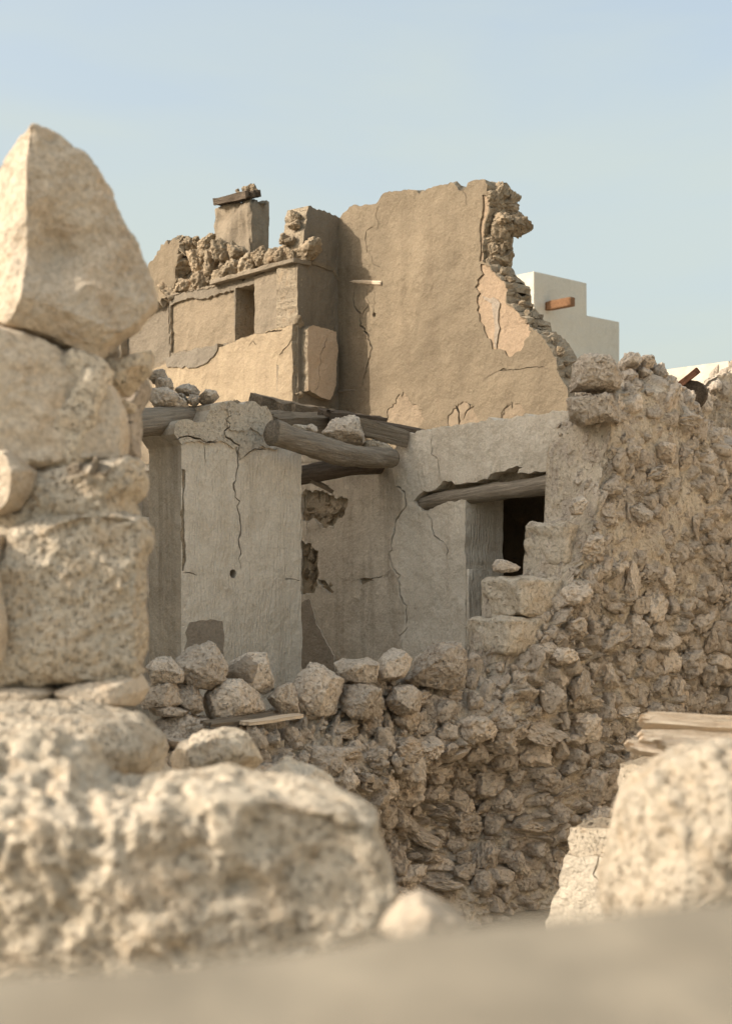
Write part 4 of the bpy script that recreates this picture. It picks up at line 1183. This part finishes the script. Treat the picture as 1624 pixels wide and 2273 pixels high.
# second rubble wall beyond, at the right edge
F2 = Frame(at(1624, 1000, 13.4)[:2], -N2 * .9 + W2 * .3, W2)
F2.ax = F2.ax / np.linalg.norm(F2.ax); F2.n = np.array([F2.ax[1], -F2.ax[0]])
fw = empty('rubble_wall', F2.w(.4, 0, -.2), 'rough grey rubble wall at the right edge, behind the big wall', 'wall')
rw = Rubble(F2, [(1460, 1000), (1520, 985), (1545, 900), (1570, 840), (1640, 815), (1900, 790)], [(1400, 990), (1530, 970), (1550, 880), (1580, 830), (1640, 810), (1900, 780)], .5, -1.3, 2.6, 0, (), 8)
rw.build(M_MORT, M_RUB, fw, lambda a, z: np.full(len(a), .6), .2, 40, 160)
setp(tube('hollow_log', L3('A', 1305, 450, 12.3), L3('A', 1330, 470, 13.1), .125, .12, [M_DARKLOG], None, 14, 18, .004, 2, .12), 'dark charred log end in the gap of the wall top', 'log')
setp(plank('plank', L3('A', 1215, 385, 12.35), L3('A', 1350, 270, 12.2), .09, .05, [M_RED], None, .4, 31, .02), 'short red-brown board sticking up at the right edge', 'plank')

# ================================================================== FOREGROUND
sp2 = empty('stone_pillar', at(120, 1560, 4.0), 'tall pillar of stacked pale stones at the left edge', 'pillar')
YP = 4.0
def pst(k, pts, d, Y=YP, mat=None, **kw):
    kw = dict(dict(n=6, p=3, lump=.06, rough=.03, facets=0, seed=200 + len(sp2.children)), **kw)
    return lump(k, pts, Y, d, None, mat or M_FGP, par=sp2, **kw)
pst(7, [(-250, 370), (0, 280), (225, 165), (335, 205), (372, 250), (430, 280), (535, 430), (560, 510), (605, 600), (690, 720), (766, 930), (768, 1000), (690, 1120), (570, 1215), (480, 1300), (385, 1250), (290, 1212), (100, 1150), (-60, 1090), (-250, 1080)],
    .2, n=7, p=5, cuts=[(-.80, -.60, .1, .108), (.50, -.86, .12, .125), (.2, -.75, -.6, .235)], lump=.05, rough=.028, dents=[(.04, -.14, -.02, .09, .08)], seed=201)
pst(7, [(-250, 1100), (90, 1165), (300, 1235), (400, 1310), (560, 1420), (622, 1600), (618, 1800), (400, 1822), (215, 1862), (190, 1950), (-250, 1850)], .19, p=5, cuts=[(-.8, -.6, 0, .16), (.45, -.89, .1, .14)], rough=.035, seed=202, pit=.006, pitf=24)
pst(7, [(430, 1330), (520, 1300), (640, 1310), (772, 1262), (755, 1350), (640, 1475), (560, 1485)], .12, 4.15, mat=M_FG, seed=203, rough=.06)
pst(7, [(60, 1180), (150, 1000), (420, 1080), (560, 1180), (600, 1260), (520, 1340), (300, 1300), (80, 1260)], .12, 4.12, seed=215)
pst(7, [(595, 1530), (620, 1495), (690, 1530), (680, 1560), (620, 1565)], .06, 4.2, mat=M_FG, seed=204)
pst(7, [(620, 1600), (640, 1420), (740, 1390), (760, 1430), (700, 1540), (700, 1800), (640, 1810)], .10, 4.45, mat=M_RUB, seed=214, rough=.06, pit=.01, pitf=26)
pst(7, [(-140, 1750), (90, 1775), (196, 1870), (182, 1960), (120, 2050), (0, 2092), (-140, 2090)], .16, 3.9, p=4, cuts=[(-.7, -.7, 0, .06)], seed=205)
pst(7, [(215, 1880), (430, 1832), (700, 1800), (726, 1880), (710, 1960), (660, 2000), (670, 2080), (728, 2170), (732, 2260), (600, 2300), (-100, 2300), (-100, 2110), (120, 2060), (185, 1985)], .2, 4.05, p=4, mat=M_FG, rough=.06, seed=206, pit=.008, pitf=20)
for (x, y, r) in [(380, 1845, .03), (480, 1830, .035), (520, 1850, .022)]:
    put_stone(sp2, L3(7, x, y, 3.84), r, M_FGP, (1.3, .8, .5))
pst(8, [(22, 215), (60, 62), (160, 25), (300, 15), (440, 12), (500, 30), (525, 80), (506, 200), (505, 400), (500, 590), (420, 612), (220, 612), (0, 640), (-30, 500)], .19, 3.95, p=6, mat=M_FG, cuts=[(.35, -.93, .05, .165)], rough=.045, seed=207, pit=.008, pitf=22, n=7)
pst(8, [(-120, 60), (10, 80), (25, 220), (60, 400), (50, 520), (0, 600), (-120, 620)], .17, 3.85, p=4, cuts=[(-.6, -.8, 0, .1)], seed=208)
pst(8, [(-60, 630), (60, 618), (200, 625), (232, 640), (200, 680), (60, 690), (-60, 690)], .16, 3.9, p=4, seed=209)
pst(8, [(220, 640), (300, 605), (500, 592), (522, 640), (500, 690), (380, 705), (250, 690)], .17, 3.92, p=4, seed=210)
pst(8, [(-150, 690), (100, 690), (260, 690), (480, 745), (578, 828), (570, 905), (420, 960), (300, 940), (-150, 900)], .3, 3.6, p=3, mat=M_FG, seed=211, rough=.04)
# pillar foot hidden behind the boulder
block('footing', Frame((-1.05, 3.95), (1, 0), (0, -1)), -.65, .40, -.25, .2, 0, 1.95, [M_FGP], sp2, 20, .04, 4, .05, 12)
block('mortar_core', Frame((-1.05, 3.98), (1, 0), (0, -1)), -.4, .30, -.2, .07, 1.9, 2.98, [M_FG], sp2, 30, .05, 6, .05, 19)

B1 = [(-330, 900), (-200, 810), (0, 795), (100, 790), (200, 830), (280, 870), (330, 960), (480, 985), (620, 958), (830, 940), (960, 965), (1100, 1005), (1240, 1045), (1345, 1090), (1372, 1190), (1410, 1290), (1437, 1400), (1400, 1442),
      (1290, 1455), (1200, 1500), (900, 1560), (700, 1640), (350, 1700), (0, 1720), (-330, 1720)]
lump(8, B1, 2.6, .24, 'large pale boulder with deep pits across the lower left', M_FG, 'boulder', 'boulder', n=7, p=6, cuts=[(.25, -.96, .1, .25), (0, -.45, .9, .21)], lump=.07, rough=.03, pit=.045, pitf=18, seed=220, facets=0)
setp(block('low_wall', Frame((-.45, 2.62), (1, 0), (0, -1)), -1.0, .40, -.2, .1, 0, 1.68, [M_FG], None, 24, .05, 3, .06, 14), 'rough low wall carrying the large pitted boulder', 'wall')
lump(5, [(190, 660), (225, 600), (300, 560), (400, 535), (480, 560), (540, 640), (555, 700), (480, 760), (200, 760)], 4.6, .25, 'blurred grey-brown rock behind the large pitted boulder', M_FG, n=6, lump=.1, rough=.04, seed=230)
lump(5, [(530, 750), (580, 700), (640, 662), (700, 690), (760, 700), (840, 742), (860, 800), (530, 800)], 4.3, .2, 'blurred low rock just over the edge of the large boulder', M_FG, n=6, lump=.1, rough=.05, seed=231)
lump(5, [(-60, 560), (40, 545), (100, 560), (150, 600), (150, 700), (200, 740), (60, 790), (-60, 780)], 4.0, .2, 'blurred rock at the foot of the stone pillar', M_FG, n=5, lump=.1, rough=.04, seed=232)
setp(block('rubble_bank', Frame((-.35, 4.6), (1, 0), (0, -1)), -.9, .18, -.3, .35, 0, 1.55, [M_FG], None, 24, .09, 2.5, .1, 16), 'low rubble bank under the blurred rocks', 'bank')
lump(6, [(40, 1350), (100, 1270), (160, 1205), (230, 1185), (300, 1215), (370, 1260), (450, 1320), (460, 1400), (40, 1400)], 1.9, .12, 'small white-tipped rock between large boulder and ledge', M_FGP, n=6, lump=.1, rough=.03, cuts=[(.6, -.6, .5, .05)], seed=233)
setp(block('rock_seat', Frame((.12, 1.95), (1, 0), (0, -1)), -.25, .25, -.15, .12, 0, 1.76, [M_FG], None, 14, .03, 3, .05, 18), 'dusty stone post hidden below the white-tipped rock', 'post')

lump(6, [(1045, 1240), (1060, 1100), (1100, 950), (1130, 830), (1150, 740), (1220, 645), (1310, 600), (1340, 560), (1440, 510), (1624, 485), (1800, 480), (2000, 560), (2050, 900), (2050, 1330), (1500, 1400), (1080, 1360)], 2.75, .26,
     'pale sunlit boulder at the lower right', M_FG, 'boulder', 'boulder', n=7, p=3, lump=.10, rough=.03, pit=.03, pitf=19, seed=240, cuts=[(.75, -.65, .0, .24)], pitp=2, facets=0)
setp(block('low_wall', Frame((.72, 2.8), (1, 0), (0, -1)), -.12, .6, -.25, .2, 0, 1.76, [M_FG], None, 18, .04, 3, .05, 24), 'rough low wall carrying the pale boulder at lower right', 'wall')
# stepped plastered fragment
FX = Frame(at(1240, 1900, 6.0)[:2], np.array([.866, -.5]), N2)
FX.ax = FX.ax / np.linalg.norm(FX.ax); FX.n = np.array([FX.ax[1], -FX.ax[0]])
outx = gpl(FX, 'C', [(0, 2130), (60, 1950), (120, 1790), (160, 1600), (185, 1420), (205, 1322), (400, 1330), (570, 1332), (585, 1180), (630, 990), (612, 910), (645, 765), (760, 770), (830, 790), (900, 770), (1000, 800), (1030, 820)])
outx += [(outx[-1][0] + .25, outx[-1][1] - .05, 0), (outx[-1][0] + .25, .0, 0), (outx[0][0] - .08, 0, .005)]
regx = [(gpl(FX, 'C', [(120, 1560), (120, 1280), (560, 1280), (560, 700), (1200, 700), (1100, 1400), (600, 1620), (480, 1570), (380, 1560), (290, 1575)]), .012, 1, .008)]
crx = [(gpl(FX, 'C', [(470, 1570), (465, 1640), (435, 1720), (450, 1790), (500, 1880)]), .010), (gpl(FX, 'C', [(330, 1575), (365, 1660)]), .006), (gpl(FX, 'C', [(440, 1480), (520, 1440), (620, 1420)]), .008)]
xw = empty('wall_fragment', FX.w(.3, 0, -.1), 'sunlit stepped fragment of plastered wall beside the pale boulder', 'wall')
relief('wall', FX, [(p[0], p[1]) + tuple(p[2:]) for p in outx], [M_WHITE, M_FG], regx, crx, .3, .05, .008, 3, 33, .005, .02, .004, xw)
# bleached timbers
def tb(x0, y0, Y0, x1, y1, Y1, w, th, roll, seed, lab):
    setp(plank('timber', L3('C', x0, y0, Y0), L3('C', x1, y1, Y1), w, th, [M_PALEPLANK], None, roll, seed, .035, .012), lab, 'timber', 'bleached timbers at the right edge')
tb(870, 378, 5.2, 2100, 440, 5.45, .055, .03, .9, 41, 'uppermost bleached timber of the pile at the right edge')
tb(890, 432, 5.24, 1120, 470, 5.28, .04, .024, .8, 42, 'short splintered offcut under the uppermost bleached timber')
tb(930, 500, 5.3, 2100, 545, 5.5, .045, .028, 1.0, 43, 'reddish second timber of the bleached pile')
tb(835, 540, 5.12, 2100, 610, 5.4, .06, .03, .85, 44, 'third bleached timber with a split end')
tb(1000, 590, 5.0, 2100, 655, 5.2, .045, .028, .9, 46, 'fourth bleached timber half hidden by the pale boulder')
tb(780, 615, 5.08, 1400, 690, 5.16, .05, .03, .9, 45, 'lowest bleached timber, jutting out furthest')
setp(block('timber_stand', Frame((1.75, 5.45), (1, 0), (0, -1)), -.30, .8, -.35, .10, 0, 1.66, [M_FG], None, 18, .06, 3, .05, 25), 'stub of rubble wall under the bleached timbers', 'wall')

# the ledge right under the lens
pa, pn_ = at(0, 2165, .63), at(1624, 1995, .79)
V = []; nx_, ny_ = 60, 12
for j in range(ny_):
    for i in range(nx_):
        f = -1.2 + 3.4 * i / (nx_ - 1); g = j / (ny_ - 1)
        e = pa + (pn_ - pa) * f
        b = np.array([e[0], .18 + .0 * e[0], e[2]])
        q = b + (np.array([e[0], e[1], e[2]]) - b) * g
        V.append(q)
V = np.array(V); V[:, 2] = EZ - .175 + (V[:, 2] * 0) + fbm(V * 9, 3, 3) * .004
nb = len(V); low = V.copy(); low[:, 2] = 0
T = []
for j in range(ny_ - 1):
    for i in range(nx_ - 1):
        a = j * nx_ + i; T += [(a, a + 1, a + nx_), (a + 1, a + nx_ + 1, a + nx_)]
rim = [i for i in range(nx_)] + [j * nx_ + nx_ - 1 for j in range(1, ny_)] + [(ny_ - 1) * nx_ + i for i in range(nx_ - 2, -1, -1)] + [j * nx_ for j in range(ny_ - 2, 0, -1)]
for a, b in zip(rim, rim[1:] + rim[:1]): T += [(a, nb + a, b), (b, nb + a, nb + b)]
setp(based('parapet', np.concatenate([V, low]), np.array(T), [M_PARAPET], None, None, False), 'smooth out-of-focus plaster ledge across the bottom edge', 'ledge')

# ================================================================== BEYOND
FC = Frame(at(1184, 602, 36)[:2], W2, N2)
ch = empty('concrete_house', FC.w(-2, 0, -2), 'plain pale concrete house with stepped roof boxes behind the tall wall', 'house')
def cb(name, a0, a1, o0, o1, z0_, z1_, m=M_CONC):
    return block(name, FC, a0, a1, o0, o1, z0_, z1_, [m], ch, 6, 0.0, 1, .015, 1, False, 0.0)
cb('roof_box', -5, 0, -2.12, 0, EZ + 5.9, EZ + 8.05); cb('roof_box', -5, -.03, -3.55, -2.12, EZ + 5.9, EZ + 7.2)
cb('main_block', -9, .12, -9, .12, 0, EZ + 6.0)
block('wooden_spout', FC, .0, .85, -.62, -.42, EZ + 7.1, EZ + 7.33, [M_ORANGE], ch, 6, .004, 3, .012, 3)
FWh = Frame(at(1616, 796, 27)[:2], W2, N2)
wh = block('white_building', FWh, -7, 0, -6, 0, 0, EZ + 4.32, [M_WHITE], None, 6, 0.0, 1, .02, 1, False, 0.0)
setp(wh, 'low whitewashed building far off at the right edge', 'building')

# unseen wall at left, outline shaped to shade the lower rooms, pale for bounce
FO = Frame((-4.3, 0), (0, 1), (1, 0))
nh = relief('unseen_wall', FO, [(3.35, 0, 0), (3.35, EZ + 1.7), (4.2, EZ + 1.75), (4.3, EZ + .9), (6.2, EZ + 1.2), (6.4, EZ + 4.2), (6.5, EZ + 5.8), (10.2, EZ + 5.8), (10.4, EZ + 5.2), (10.9, EZ + 5.0), (11.1, EZ + 4.6), (11.9, EZ + 4.5), (12.0, EZ + 4.1), (12.6, EZ + 4.0), (12.7, EZ + 3.5), (13.5, EZ + 3.4), (13.6, EZ + 2.5), (16.4, EZ + 2.4), (16.5, 0, 0)], [M_WHITE], (), (), .5, .5, .02, 1, 41, .03, .15, .03)
setp(nh, 'high plain unseen house wall beyond the left edge, outlined to shade the courtyard', 'wall')

FO2 = Frame((5.2, 0), (0, -1), (-1, 0))  # added wall, out of view, to bounce sunlight onto the shaded faces
nh2 = relief('unseen_wall', FO2, [(-13.4, 0, 0), (-13.4, EZ + 2.2), (-11, EZ + 2.4), (-8, EZ + 2.9), (-3, EZ + 3.0), (-.5, EZ + 2.8), (-.5, 0, 0)], [M_WHITE], (), (), .5, .5, .02, 1, 43, .03, .15, .03)
setp(nh2, 'added whitewashed wall beyond the right edge, bouncing sunlight into the courtyard', 'wall')
